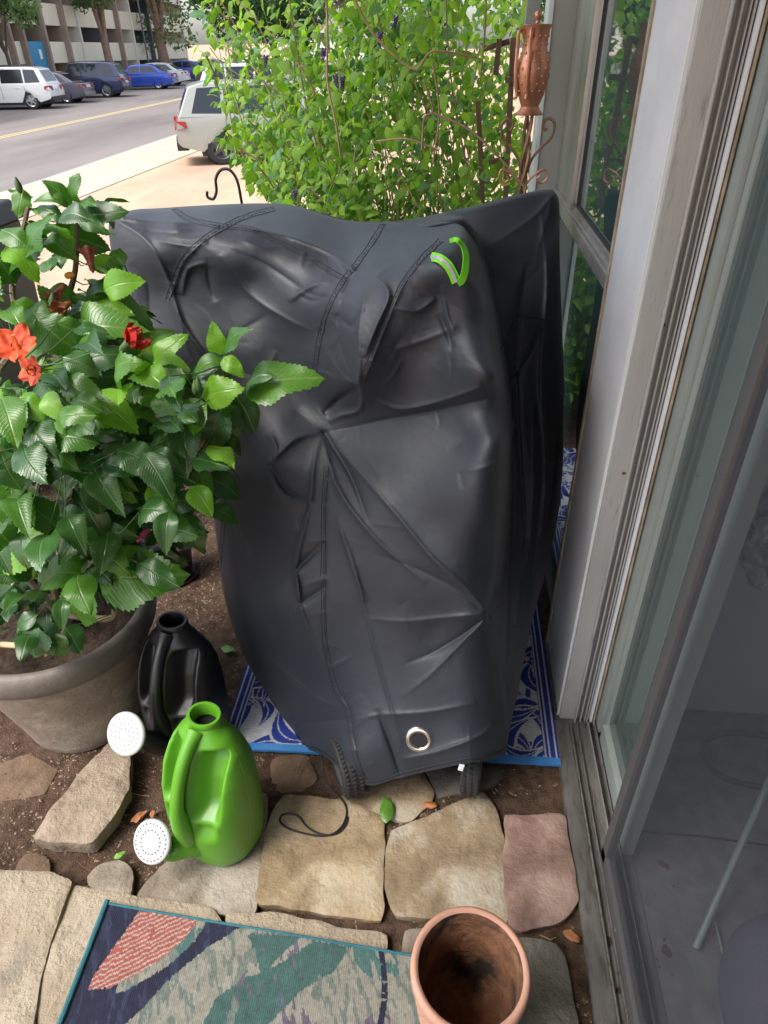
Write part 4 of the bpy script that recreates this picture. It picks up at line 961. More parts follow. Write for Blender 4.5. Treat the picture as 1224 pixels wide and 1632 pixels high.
# ================================================================== POTS
M_POTW = mat('weathered resin', (.20, .155, .12), .75, col2=(.31, .25, .20), scale=3.5, bump=.5, bscale=45, col3=(.42, .36, .29), scale3=5, thr3=(.50, .66), rvar=.1)
M_POTR = mat('planter rim', (.11, .092, .082), .55, col2=(.17, .14, .12), scale=5, bump=.3, bscale=50, col3=(.26, .12, .07), scale3=4, thr3=(.58, .72))
M_MULCH = mat('potting soil', (.035, .024, .017), .95, col2=(.085, .05, .03), scale=30, bump=1., bscale=90)
PC = np.array([-.985, 1.205, 0.])
pot = thing('planter', PC, 'large weathered brown planter with thick rolled rim holding the hibiscus', 'planter')
def rough_lathe(prof, seg, amp, seed, name, m, par, closed=True):
    n = len(prof); th = np.linspace(0, 2*math.pi, seg, endpoint=False)
    V = []
    for i, (r, z) in enumerate(prof):
        rr = r+amp*(fbm(np.cos(th)*3+5, np.sin(th)*3+z*12+5, seed, 3)-.5); V.append(np.stack([rr*np.cos(th), rr*np.sin(th), np.full(seg, z)+amp*.5*(fbm(np.cos(th)*4+9, np.sin(th)*4+9, seed+3, 2)-.5)], 1))
    V = np.concatenate(V); Fq = []
    for i in range(n-1):
        a = np.arange(seg)+i*seg; b = np.roll(np.arange(seg), -1)+i*seg; Fq.append(np.stack([a, b, b+seg, a+seg], 1))
    me = mesh_np(name, V, np.concatenate(Fq), [m]); me.set_sharp_from_angle(angle=rad(60)); return link(name, me, par)
rough_lathe([(.02, .002), (.150, .0), (.157, .006), (.162, .03), (.172, .08), (.192, .16), (.212, .24), (.226, .30), (.231, .335), (.228, .338), (.215, .336)], 128, .006, 3, 'pot_body', M_POTW, pot)
rough_lathe([(.229, .325), (.240, .322), (.250, .328), (.255, .342), (.256, .365), (.252, .382), (.243, .392), (.232, .393), (.224, .386), (.220, .37), (.218, .30)], 128, .004, 5, 'pot_rim', M_POTR, pot)
th, rr = np.meshgrid(np.linspace(0, 2*math.pi, 121), np.linspace(0, .221, 50)); X = rr*np.cos(th); Y = rr*np.sin(th)
Z = .315+.03*(fbm(X*14+5, Y*14+5, 3)-.5)+.02*(fbm(X*70+5, Y*70, 5, 3)-.5)
link('potting_soil', mesh_np('potting_soil', np.stack([X.ravel(), Y.ravel(), Z.ravel()], 1), grid_faces(50, 121), [M_MULCH]), pot)

# terracotta pot in the foreground
M_TERR = mat('terracotta', (.43, .225, .155), .85, col2=(.50, .29, .21), scale=6, bump=.15, bscale=120, col3=(.52, .33, .25), scale3=5, thr3=(.58, .75))
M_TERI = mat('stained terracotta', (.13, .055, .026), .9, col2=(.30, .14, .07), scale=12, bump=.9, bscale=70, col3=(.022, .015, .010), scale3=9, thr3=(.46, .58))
tc0 = G(750, 1541, .283); tp = thing('terracotta_pot', (tc0[0], tc0[1], .046), 'empty terracotta pot with a stained inside at the front edge', 'pot')
rough_lathe([(.02, .0), (.072, .0), (.078, .004), (.083, .06), (.090, .13), (.094, .185), (.0955, .2), (.0975, .203), (.0995, .21), (.1005, .225), (.0995, .233), (.096, .237), (.091, .237), (.0875, .233)], 128, .0012, 3, 'pot_wall', M_TERR, tp)
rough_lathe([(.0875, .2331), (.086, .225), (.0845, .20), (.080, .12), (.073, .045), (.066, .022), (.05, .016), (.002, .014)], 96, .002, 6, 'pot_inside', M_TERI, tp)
hat = MB()   # pressed basket-weave lines
for k in range(60):
    a0 = 2*math.pi*k/60
    for j in range(9):
        z0 = .02+j*.019; r0 = np.interp(z0, [.004, .06, .13, .185], [.078, .083, .090, .094])+.0006; da = .05 if (j+k) % 2 else -.05
        hat.tube([(r0*math.cos(a0-da), r0*math.sin(a0-da), z0), (r0*math.cos(a0+da), r0*math.sin(a0+da), z0+.016)], .0009, 4)
props(hat.make('pressed_pattern', M_TERR, tp), kind='stuff')

# ================================================================== WATERING CANS
def watering_can(loc, rz, m, mrose, label, s=1., spout_end=None, dark=False):
    can = thing('watering_can', loc, label, 'watering can', 'two plastic watering cans', rz)
    # local frame: front (spout side) is -Y
    nz, nt_ = 72, 128; V = np.zeros((nz, nt_, 3)); th = np.linspace(0, 2*math.pi, nt_, endpoint=False)
    for i in range(nz):
        t = i/(nz-1); z = t*.385
        a = np.interp(z, [0, .012, .05, .12, .20, .26, .31, .345, .365, .385], [.088, .097, .103, .107, .106, .099, .084, .062, .043, .032])   # half width x
        b = np.interp(z, [0, .012, .05, .12, .20, .26, .31, .345, .365, .385], [.078, .086, .092, .096, .092, .082, .064, .044, .034, .028])
        yc = np.interp(z, [0, .1, .2, .3, .385], [0, 0, .004, .018, .030])
        n_ = 2.35 if z < .3 else 2.1
        cs, sn = np.cos(th), np.sin(th); x = a*np.sign(cs)*np.abs(cs)**(2/n_); y = b*np.sign(sn)*np.abs(sn)**(2/n_)
        # hand hollows either side of the front handle
        fr = np.where(sn < .15, 1, np.clip(1-(sn-.15)/.3, 0, 1))
        for sx in (-1, 1):
            xc = sx*.046; g_ = np.exp(-((x-xc)/.026)**4)*sstep(.165, .205, z)*(1-sstep(.315, .345, z))*fr*(sn < .4)
            y = y+g_*.052*(1 if True else 0)*np.clip(-sn+.3, 0, 1)
            g2 = np.exp(-((x-sx*.045)/.020)**4)*sstep(.115, .165, z)*(1-sstep(.165, .175, z))*(sn < 0)
            y = y+g2*.020
        V[i, :, 0] = x; V[i, :, 1] = y+yc; V[i, :, 2] = z
    Vf = V.reshape(-1, 3); Fq = []
    for i in range(nz-1):
        a = np.arange(nt_)+i*nt_; b = np.roll(np.arange(nt_), -1)+i*nt_; Fq.append(np.stack([a, b, b+nt_, a+nt_], 1))
    base_c = np.array([[0, 0, .002]]); Vf = np.concatenate([Vf, base_c]); ci = len(Vf)-1; a = np.arange(nt_); tri = np.stack([np.full(nt_, ci), np.roll(a, -1), a], 1)
    link('body', mesh_np('body', Vf*s, [np.concatenate(Fq), tri], [m]), can)
    r = lambda L_: [tuple(c*s for c in p_) for p_ in L_]
    MB().lathe(r([(.027, .372), (.033, .374), (.0345, .380), (.0345, .387), (.033, .391), (.028, .391), (.026, .386), (.024, .36)]), 48, (0, .030*s, 0), sx=1.12, sy=.95, closed=True).make('filler_neck', m, can, smooth=True)
    MB().lathe(r([(.0005, .352), (.0285, .3525)]), 32, (0, .030*s, 0), closed=True).make('opening', mat('dark inside', tuple(c*.12 for c in m.diffuse_color[:3]) if False else (.004, .008, .003), .9), can)
    hd = catmull(r([(0, .000, .368), (0, -.026, .352), (0, -.058, .318), (0, -.084, .270), (0, -.098, .225), (0, -.100, .19), (0, -.097, .150), (0, -.090, .11)]), 6); k = len(hd)
    rad_ = [s*np.interp(i/(k-1), [0, .12, .4, .6, .8, 1], [.020, .0145, .0135, .0155, .021, .022]) for i in range(k)]
    MB().tube(hd, rad_, 20).make('handle', m, can, smooth=True)
    sm = []
    for z in np.linspace(.03, .33, 22):
        a = np.interp(z, [0, .012, .05, .12, .20, .26, .31, .345, .365, .385], [.088, .097, .103, .107, .106, .099, .084, .062, .043, .032]); yc = np.interp(z, [0, .1, .2, .3, .385], [0, 0, .004, .018, .030]); sm.append((a-.0004, yc, z))
    for sg in (-1, 1): MB().tube(r([(sg*a, b, z) for a, b, z in sm]), .0011, 5).make('mould_seam', m, can, smooth=True)
    e = spout_end; sp_ = catmull([(0, -.045*s, .060*s), (e[0]*.30, -.095*s, .082*s), (e[0]*.62, (e[1]-.1*s)*.5-.01, e[2]*.72), (e[0]*.9, e[1]*.93, e[2]*.96), (e[0], e[1], e[2])], 7); k = len(sp_)
    MB().tube(sp_, [s*np.interp(i/(k-1), [0, .3, .6, 1], [.048, .030, .0185, .0145]) for i in range(k)], 28).make('spout', m, can, smooth=True)
    return can, sp_
def rose(can, pos, dirv, R, m, holes=True):
    q = Vector(dirv).to_track_quat('Z', 'Y'); pos = Vector([float(a) for a in pos])
    o = MB().lathe([(.012, -.030), (.014, -.022), (R*.80, -.010), (R*.99, -.004), (R*1.01, .001), (R*.97, .004), (R*.90, .0052), (R*.6, .0062), (R*.3, .0068), (.0004, .007)], 64).make('rose', m, can, smooth=True, angle=50)
    o.location = pos; o.rotation_euler = q.to_euler()
    hm = MB()
    rings = [(R*.82, 26), (R*.52, 18)] if holes else [(R*.72, 20), (R*.5, 14), (R*.28, 8)]
    for rr_, n in rings:
        for k in range(n):
            a = 2*math.pi*k/n; z_ = np.interp(rr_, [R*.3, R*.6, R*.9], [.0068, .0062, .0052])
            hm.lathe([(.0004, z_+.0009), (.0017 if holes else .0010, z_+.0006), (.0017 if holes else .0010, z_-.001)], 6, (rr_*math.cos(a), rr_*math.sin(a), 0))
    props(hm.make('rose_holes', M_HOLE, o), kind='stuff'); return o
M_HOLE = mat('hole shadow', (.02, .02, .022), .8)
M_GRN = mat('green plastic', (.085, .275, .014), .36, col2=(.10, .30, .018), col3=(.12, .24, .05), scale3=9, thr3=(.60, .80), scale=4, spec=.5, bump=.05, bscale=30, rvar=.05)
M_BLK = mat('black plastic', (.010, .010, .012), .38, col3=(.04, .036, .032), scale3=8, thr3=(.55, .78), spec=.55, bump=.06, bscale=40, rvar=.08)
M_ROSE = mat('white plastic rose', (.40, .41, .42), .5, col2=(.46, .465, .46), scale=10, spec=.4)
def can_at(footpx, s, zb, rz, m, mr, label, rosepx, rose_y, holes, R):
    p0 = G(*footpx, zb); base_ = np.array([p0[0], p0[1]+.082*s, zb]); rp = atY(rosepx[0], rosepx[1], rose_y)
    M_ = Matrix.Rotation(-rz, 3, 'Z'); e = M_ @ Vector(list(rp-base_))
    can, sp_ = watering_can(base_, rz, m, mr, label, s, (e.x, e.y+.0, e.z))
    dirv = M_ @ Vector(list((EYE-rp)/np.linalg.norm(EYE-rp)*.55 + np.array([-.38, -.35, .12])))
    dirv = dirv.normalized(); rose(can, Vector((e.x, e.y, e.z))+dirv*.016, dirv, R, mr, holes); return can
can_at((338, 1378), 1.0, .014, rad(-22), M_GRN, M_ROSE, 'bright green plastic watering can with a round white rose', (250, 1338), .765, True, .046)
can_at((292, 1212), 1.02, .004, rad(-12), M_BLK, M_ROSE, 'black plastic watering can with a white rose behind the green one', (208, 1167), .955, False, .050)

# ================================================================== LEAVES
def leaf_template(L_=1., W=.62, n=10, serr=.05, fold=.25, droop=.25, curl=.08, seed=1, tip=.75, wav=.03):
    """toothed leaf: base at origin, length along +X, face up +Z; returns verts, quads/tris, uv"""
    r = np.random.default_rng(seed); V = []; UVs = []
    t = np.linspace(0, 1, n+1)
    half = W/2*np.sin(np.pi*t**tip)**.85*(1-.15*t); half[0] = 0; half[-1] = 0
    mid = np.stack([t*L_, .04*np.sin(t*3+seed), -droop*t**2+curl*np.sin(t*3.1)], 1)
    rows = []
    for i in range(n+1):
        row = []
        for k, s_ in enumerate((-1, -.55, 0, .55, 1)):
            h = half[i]; z = abs(s_)*h*fold - (abs(s_)**2)*h*.35 + wav*math.sin(t[i]*11+seed+s_*2)*abs(s_)
            x = mid[i, 0]+abs(s_)*h*.12; y = mid[i, 1]+s_*h
            row.append((x, y, mid[i, 2]+z)); UVs.append((t[i], .5+s_*h/W))
        V += row
    Fq = []
    for i in range(n):
        for k in range(4): a = i*5+k; Fq.append((a, a+5, a+6, a+1))
    V = np.array(V); Fq = np.array(Fq); UVs = np.array(UVs)
    tv, tf, tu = [], [], []
    if serr:   # teeth: small triangles along both margins
        for i in range(1, n-1):
            for k in (0, 4):
                a, b = V[i*5+k], V[(i+1)*5+k]; o_ = (b-a)*.9 + np.array([0, np.sign(V[i*5+k][1]-V[i*5+2][1])*serr, -.005]); idx = len(V)+len(tv)
                tv.append(a+o_); tu.append(UVs[(i+1)*5+k]); tf.append((i*5+k, (i+1)*5+k, idx) if k == 4 else ((i+1)*5+k, i*5+k, idx))
    if tv: V = np.concatenate([V, tv]); UVs = np.concatenate([UVs, tu])
    return V, Fq, (np.array(tf) if tf else None), UVs
def leaf_mesh(name, tpl, m):
    V, Fq, Tf, UVs = tpl; return mesh_np(name, V, [Fq] + ([Tf] if Tf is not None else []), [m], uv=UVs)
def leaf_stuff(name, tpls, xforms, mats, par=None, midx=None):
    """many leaves joined: xforms list of (R 3x3 * scale, pos, rnd, template id, material id)"""
    Vs, Qs, Ts, Us, Cs, Mq, Mt = [], [], [], [], [], [], []; off = 0
    for Rm, p_, rn, ti, mi in xforms:
        V, Fq, Tf, UVs = tpls[ti]; Vs.append(V @ Rm.T + p_); Qs.append(Fq+off); Us.append(UVs); Cs.append(np.full(len(V), rn)); Mq.append(np.full(len(Fq), mi))
        if Tf is not None: Ts.append(Tf+off); Mt.append(np.full(len(Tf), mi))
        off += len(V)
    c = np.concatenate(Cs); me = mesh_np(name, np.concatenate(Vs), [np.concatenate(Qs)] + ([np.concatenate(Ts)] if Ts else []), mats, uv=np.concatenate(Us), col=np.stack([c]*3, 1), midx=np.concatenate(Mq+Mt))
    return link(name, me, par)
def leaf_rot(dirn, up, roll=0.):
    x = np.array(dirn, float); x /= np.linalg.norm(x)+1e-9; z = np.array(up, float); z = z-x*(z @ x); z /= np.linalg.norm(z)+1e-9; y = np.cross(z, x)
    c, s_ = math.cos(roll), math.sin(roll); y2 = y*c+z*s_; z2 = z*c-y*s_; return np.stack([x, y2, z2], 1)
def inpolyp(x, y, poly):
    r = False; n = len(poly)
    for i in range(n):
        a, b = poly[i], poly[(i+1) % n]
        if (a[1] > y) != (b[1] > y) and x < (b[0]-a[0])*(y-a[1])/(b[1]-a[1])+a[0]: r = not r
    return r
def obj_xf(o, Rm, s, p_): M_ = Matrix([[*(Rm[i]*s), p_[i]] for i in range(3)] + [[0, 0, 0, 1]]); o.matrix_local = M_

# ------------------------------------------------------------------ hibiscus
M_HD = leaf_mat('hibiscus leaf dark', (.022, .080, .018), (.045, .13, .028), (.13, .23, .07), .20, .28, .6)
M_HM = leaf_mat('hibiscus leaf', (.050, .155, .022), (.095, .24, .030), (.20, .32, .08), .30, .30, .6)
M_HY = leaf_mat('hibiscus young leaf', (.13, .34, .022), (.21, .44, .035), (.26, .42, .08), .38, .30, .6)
M_BR = mat('hibiscus bark', (.12, .085, .055), .85, col2=(.21, .16, .11), scale=30, bump=.6, bscale=120)
M_GST = mat('green stem', (.06, .12, .03), .6)
HC = np.array([PC[0], PC[1], .33])
hib = thing('hibiscus', HC, 'hibiscus shrub with toothed glossy leaves and orange flowers in the large planter', 'shrub')
tplH = [leaf_template(W=.66, seed=k, fold=f, droop=d, curl=c_, n=13, serr=.028, wav=wv_, tip=tp_) for k, (f, d, c_, wv_, tp_) in enumerate([(.45, .35, .10, .03, .75), (.20, .15, .09, .045, .68), (.70, .55, .16, .02, .8), (.30, .45, .02, .05, .72), (.10, .22, .16, .055, .66)])]
HMESH = {(i, j): leaf_mesh('leaf', tplH[i], m_) for i in range(5) for j, m_ in enumerate((M_HD, M_HM, M_HY))}
def P3(px_, py_, y): return atY(px_, py_, y)
stem = np.array([-.97, 1.21, .36])
branches = [
 [stem, (-.94, 1.20, .50), (-.90, 1.22, .66), P3(215, 742, 1.22), P3(300, 725, 1.18), P3(335, 690, 1.17), P3(362, 640, 1.17), P3(350, 570, 1.19)],
 [P3(300, 725, 1.18), P3(310, 660, 1.17), P3(330, 630, 1.17), P3(385, 620, 1.17)],
 [stem, (-1.0, 1.24, .60), (-.97, 1.26, .80), P3(130, 620, 1.25), P3(100, 520, 1.28), P3(120, 430, 1.30), P3(122, 330, 1.33)],
 [stem, (-1.05, 1.2, .6), (-1.1, 1.18, .85), P3(20, 560, 1.2), P3(20, 450, 1.25), P3(45, 330, 1.3)],
 [(-.97, 1.26, .80), P3(170, 560, 1.3), P3(200, 500, 1.34), P3(205, 440, 1.38)],
 [(-.9, 1.22, .66), P3(130, 760, 1.10), P3(60, 720, 1.05), P3(10, 650, 1.05)],
 [(-.94, 1.20, .50), P3(170, 860, 1.08), P3(140, 905, 1.03)],
 [(-.94, 1.20, .50), P3(230, 820, 1.20), P3(300, 812, 1.22)],
 [(-1.0, 1.24, .60), P3(90, 660, 1.15), P3(60, 600, 1.10), P3(25, 560, 1.08)],
 [(-.90, 1.22, .66), P3(200, 660, 1.2), P3(230, 600, 1.25), P3(250, 560, 1.3)],
 [stem, P3(175, 985, 1.12), P3(180, 950, 1.10), P3(170, 915, 1.10), P3(152, 905, 1.05)],
 [(-1.05, 1.2, .6), P3(-30, 700, 1.1), P3(-60, 600, 1.05)],
]
BP = []
for i, b_ in enumerate(branches):
    q = catmull(b_, 6); n = len(q); r0 = .011 if i in (0, 2, 3) else .006
    if i == 10: r0 = .009
    MB().tube([a-HC for a in q], [r0*(1-.72*k/n)+.0008 for k in range(n)], 7).make('branch', M_BR, hib, smooth=True); BP += [(a, k/n) for k, a in enumerate(q)]
MB().tube([np.array(a)-HC for a in catmull([(-1.16, 1.10, .375), (-1.05, 1.06, .40), P3(60, 1032, .93+.06), P3(75, 1042, .99)], 6)], .007, 8).make('branch', mat('pale bamboo', (.42, .33, .2), .7), hib, smooth=True)
# leaves placed where the photo shows single ones: base px, tip px, y, length scale for droop, kind (0 dark,1 mid,2 young), width
key = [
 (389,620,477,574,1.16,1,.62),(392,618,425,592,1.15,0,.7),(350,565,336,530,1.18,2,.62),(353,564,390,519,1.18,1,.5),(356,578,308,582,1.17,1,.6),(356,568,387,598,1.15,2,.55),
 (296,600,245,600,1.16,1,.8),(292,614,256,634,1.14,2,.7),(331,643,276,690,1.12,2,.75),(323,636,380,616,1.13,2,.6),(353,643,334,724,1.14,0,.6),(358,643,384,694,1.15,0,.6),(297,604,358,594,1.19,0,.5),
 (345,600,300,608,1.2,0,.6),(375,630,405,690,1.18,0,.6),(375,650,350,735,1.19,0,.55),(360,650,320,740,1.2,0,.5),
 (114,327,80,288,1.32,1,.6),(118,323,118,280,1.33,1,.6),(122,325,150,322,1.32,1,.6),(128,350,173,322,1.33,0,.6),(110,330,58,308,1.31,1,.45),(125,345,160,360,1.3,0,.5),
 (12,394,62,440,1.2,2,.62),(45,432,66,338,1.25,1,.5),(0,368,45,392,1.25,1,.6),(28,450,-12,400,1.2,0,.7),(145,452,194,466,1.3,0,.5),(59,510,120,552,1.16,1,.75),(128,545,185,498,1.2,1,.75),
 (150,590,200,560,1.15,2,.6),(205,600,160,580,1.18,2,.6),(225,572,195,540,1.25,1,.6),(240,600,225,572,1.2,1,.6),(222,595,262,585,1.2,1,.6),(92,605,75,585,1.14,2,.6),(85,600,115,565,1.16,2,.45),(92,560,130,560,1.18,1,.6),
 (141,915,50,918,1.02,1,.75),(160,922,255,902,1.02,1,.72),(137,938,106,1014,1.0,1,.62),(-12,800,44,822,.98,1,.9),(-5,890,68,862,1.0,2,.6),(-12,900,8,930,.98,2,.7),(252,806,334,792,1.18,0,.4),(300,815,318,888,1.2,0,.55),(285,800,210,800,1.2,1,.6),
 (270,790,245,750,1.15,2,.7),(110,760,160,740,1.1,0,.6),(150,770,170,720,1.12,1,.6),(215,690,150,700,1.15,1,.6),(130,690,60,690,1.08,0,.5),(170,640,240,650,1.14,1,.4),(60,640,120,660,1.1,0,.5),(20,620,-10,690,1.05,1,.6),(70,560,15,600,1.1,1,.6),
 (170,850,120,800,1.08,0,.6),(90,840,40,790,1.02,0,.6),(60,980,20,1000,1.0,0,.6),(35,990,60,1040,1.0,0,.6),(85,1010,100,1048,1.0,1,.8),(100,1000,130,1040,1.02,0,.7),(60,1000,50,1050,.98,0,.8),(195,900,150,870,1.1,0,.6),(205,860,240,830,1.18,0,.55),
 (220,860,190,830,1.15,1,.6),(230,860,262,850,1.2,0,.6),(20,480,60,500,1.2,2,.6),(35,300,28,345,1.3,1,.6),(50,330,20,300,1.32,1,.6),(60,330,100,350,1.3,0,.5),(75,380,110,400,1.28,1,.6),(150,420,185,430,1.33,1,.6),(190,395,180,440,1.36,1,.6),
 (100,500,70,460,1.24,1,.6),(95,520,150,500,1.25,1,.35),(160,520,190,560,1.26,0,.6),(30,700,60,750,1.02,0,.6),(0,720,30,780,1.0,0,.7),(300,700,270,660,1.18,1,.6),
]
used_leaf = 0; bpos = np.array([a for a, t in BP])
def add_leaf(base_, tipv, kind, wscale, variant, par=hib, origin=HC):
    global used_leaf
    d = tipv-base_; L0 = np.linalg.norm(d); rg_ = RNG
    # leaf faces the light (up, left) and partly the viewer
    vw = (EYE-base_)/np.linalg.norm(EYE-base_); upv = vw*.75+np.array([-.25, -.1, .8])+rg_.normal(0, .22, 3)
    Rm = leaf_rot(d, upv, rg_.normal(0, .2)); o = link('leaf', HMESH[(variant, kind)], par)
    M_ = Matrix([[Rm[i, 0]*L0, Rm[i, 1]*L0*wscale/.66, Rm[i, 2]*L0, base_[i]-origin[i]] for i in range(3)] + [[0, 0, 0, 1]]); o.matrix_local = M_
    used_leaf += 1
    # petiole to the nearest branch point
    k = np.argmin(np.linalg.norm(bpos-base_, axis=1)); return base_, bpos[k]
pet = []
for bx, by, tx, ty, yy, kd, wd in key:
    b_ = atY(bx, by, yy+.012); t_ = atY(tx, ty, yy-.012); Lr = np.linalg.norm(t_-b_)
    pet.append(add_leaf(b_, b_+(t_-b_)*1.04, kd, wd*1.12, int(RNG.integers(5))))
hpoly = [(-60,300),(20,290),(60,325),(105,285),(150,320),(178,360),(188,440),(200,500),(232,560),(262,590),(300,640),(335,690),(330,760),(330,850),(290,880),(250,900),(190,905),(205,950),(140,1000),(120,1030),(70,1055),(-60,1055)]
cand = []
r = np.random.default_rng(12)
tries = 0
while len(cand) < 620 and tries < 60000:
    tries += 1
    a, t = BP[r.integers(len(BP))]
    p_ = a+r.normal(0, .085, 3)
    if p_[2] < .40 and r.random() < .6: continue
    x_, y_ = prj(p_)
    if not inpolyp(x_, y_, hpoly) or p_[1] > 1.50: continue
    if 55 < x_ < 120 and 715 < y_ < 790 and r.random() < .8: continue
    if 40 < x_ < 105 and 380 < y_ < 430 and r.random() < .75: continue
    if 180 < x_ < 235 and 770 < y_ < 880 and r.random() < .92: continue
    if 150 < x_ < 190 and 360 < y_ < 400 and r.random() < .5: continue
    if x_ > 240 and y_ > 780 and r.random() < .6: continue
    if (x_ > 100 and y_ > 925) or y_ > 1010 and p_[1] < 1.15: continue
    if (math.hypot(x_-28, y_-555) < 62 or math.hypot(x_-203, y_-549) < 46 or math.hypot(x_-146, y_-405) < 40 or math.hypot(x_-103, y_-470) < 45) and p_[1] < 1.25: continue
    cand.append((p_, a, y_))
cand.sort(key=lambda c: np.linalg.norm(c[0]-EYE))
stuffx = []
for i, (p_, a, y_) in enumerate(cand):
    out = (p_-a); out /= np.linalg.norm(out)+1e-9; hor = p_-np.array([PC[0], PC[1], p_[2]]); hor /= np.linalg.norm(hor)+1e-9
    d = out*.6+hor*.8+np.array([0, 0, r.uniform(-.6, .35)])+r.normal(0, .25, 3); d /= np.linalg.norm(d); L0 = r.uniform(.055, .100)
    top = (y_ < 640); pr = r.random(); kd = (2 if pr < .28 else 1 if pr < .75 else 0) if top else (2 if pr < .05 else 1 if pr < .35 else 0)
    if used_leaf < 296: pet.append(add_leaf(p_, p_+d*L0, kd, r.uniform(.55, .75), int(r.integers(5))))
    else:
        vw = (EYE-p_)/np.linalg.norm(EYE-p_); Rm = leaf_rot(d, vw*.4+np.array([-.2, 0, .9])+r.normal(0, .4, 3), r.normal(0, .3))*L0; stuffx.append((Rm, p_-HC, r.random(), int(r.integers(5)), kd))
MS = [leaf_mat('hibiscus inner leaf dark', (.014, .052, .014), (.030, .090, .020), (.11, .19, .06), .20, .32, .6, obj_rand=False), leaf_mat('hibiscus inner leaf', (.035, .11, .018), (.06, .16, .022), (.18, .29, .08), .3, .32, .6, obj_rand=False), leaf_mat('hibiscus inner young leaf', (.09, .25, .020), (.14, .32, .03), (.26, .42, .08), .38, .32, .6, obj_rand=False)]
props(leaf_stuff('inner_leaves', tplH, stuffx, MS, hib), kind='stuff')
pm = MB()
for a, b_ in pet:
    if np.linalg.norm(a-b_) < .16: m2 = (a+b_)/2+np.array([0, 0, -.006]); pm.tube([b_-HC, m2-HC, a-HC], [.0014, .0012, .0009], 5)
props(pm.make('leaf_stalks', M_GST, hib, smooth=True), kind='stuff')
# buds
for bx, by, yy in ((311,620,1.13),(316,615,1.13),(30,298,1.3),(83,480,1.2),(30,532,1.1),(205,485,1.34)):
    c = atY(bx, by, yy); MB().lathe([(.0005, -.012), (.004, -.009), (.0065, -.002), (.0055, .006), (.003, .013), (.0004, .018)], 12).make('bud', M_GST, hib, smooth=True, loc=c-HC, rot=(RNG.uniform(-.5, .5), RNG.uniform(-.5, .5), 0))
# flowers
M_PET = mat('orange red petal', (.55, .045, .012), .55, col2=(.70, .10, .018), scale=30, bump=.3, bscale=90); M_PETD = mat('deep red petal', (.42, .014, .010), .5, col2=(.52, .03, .015), scale=30)
M_WILT = mat('wilted pink petal', (.22, .035, .045), .7, col2=(.42, .16, .07), scale=60, bump=.4, bscale=200); M_WILB = mat('wilted orange tube', (.45, .17, .05), .7, col2=(.2, .04, .04), scale=60); M_STAM = mat('stamen', (.75, .3, .05), .6)
def petal(R_, seed):
    r_ = np.random.default_rng(seed); n1, n2 = 12, 11; A, B = np.meshgrid(np.linspace(0, 1, n1), np.linspace(-1, 1, n2)); w_ = R_*.42*np.sin(np.pi*np.clip(A*.86+.06, 0, 1))**.7
    X = A*R_; Y = B*w_; Z = R_*.25*A**1.5-.12*R_*B**2*A+.05*R_*np.sin(B*8+seed)*A**2+.03*R_*np.sin(A*9+B*5); return mesh_np('petal', np.stack([X.ravel(), Y.ravel(), Z.ravel()], 1), grid_faces(n2, n1), [M_PET])
def flower(px_, py_, y, R_, dirn, label, m=None, spread=1.15, cup=.2):
    c = atY(px_, py_, y); f = thing('hibiscus_flower', c, label, 'flower', 'hibiscus flowers'); f.rotation_euler = Vector(dirn).to_track_quat('Z', 'Y').to_euler()
    for k in range(5):
        me = petal(R_, k+int(px_)); me.materials[0] = m or M_PET; o = link('petal', me, f, (0, 0, 0), (0, -cup, 2*math.pi*k/5), (1, 1, 1))
    MB().tube([(0, 0, 0), (.004, .002, R_*.45), (.007, .0, R_*.85)], [.003, .002, .0016], 8).make('stamen', M_STAM, f, smooth=True)
    MB().lathe([(.001, -.02), (.006, -.014), (.008, -.002), (.009, .004)], 12, closed=True).make('calyx', M_GST, f, smooth=True)
flower(28, 552, .98, .037, (.1, -.6, .8), 'open orange hibiscus flower at the left edge of the shrub')
flower(52, 590, .99, .026, (-.2, -.7, .3), 'small orange hibiscus flower below the open one', cup=.1)
flower(203, 549, 1.14, .040, (.7, .3, .5), 'deep red cupped hibiscus flower against the black cover', M_PETD, cup=.75)
def wilted(px_, py_, y, L0, rot, label, m=M_WILT):
    c = atY(px_, py_, y); f = thing('wilted_flower', c, label, 'wilted flower', 'hibiscus flowers'); f.rotation_euler = rot
    mb = MB(); rr_ = [.003, .006, .008, .010, .013, .017]
    th_ = np.linspace(0, 2*math.pi, 25)[:-1]; ringsv = []
    for i, q_ in enumerate(rr_): ringsv.append([mb.b.verts.new(((q_*(1+.25*i/5*math.sin(5*a)))*math.cos(a), (q_*(1+.25*i/5*math.sin(5*a)))*math.sin(a), L0*i/5+.003*math.sin(4*a)*(i == 5))) for a in th_])
    for a, b_ in zip(ringsv, ringsv[1:]):
        for k in range(24): mb.b.faces.new((a[k], a[(k+1) % 24], b_[(k+1) % 24], b_[k]))
    mb.make('withered_petals', m, f, smooth=True); MB().lathe([(.001, -.012), (.005, -.006), (.0065, .006), (.004, .014)], 10, closed=True).make('calyx', M_WILB, f, smooth=True)
wilted(146, 425, 1.29, .035, (rad(-15), rad(-8), 0), 'withered pinkish hibiscus bloom near the top of the shrub')
wilted(98, 460, 1.24, .030, (rad(120), rad(30), 0), 'withered dark pink bloom hanging left of the middle of the shrub')
wilted(108, 485, 1.22, .035, (rad(100), rad(75), 0), 'withered brownish bloom pointing right under the darker one', M_WILB)
c = atY(110, 439, 1.27); MB().lathe([(.0005, -.010), (.0055, -.006), (.007, .002), (.005, .009), (.0004, .013)], 12).make('orange_bud', M_STAM, hib, smooth=True, loc=c-HC, rot=(0, rad(80), 0))
c = atY(300, 815, 1.2); MB().lathe([(.0005, -.012), (.003, -.006), (.004, .002), (.0004, .013)], 10).make('orange_bud', M_PET, hib, smooth=True, loc=c-HC, rot=(0, rad(80), 0))

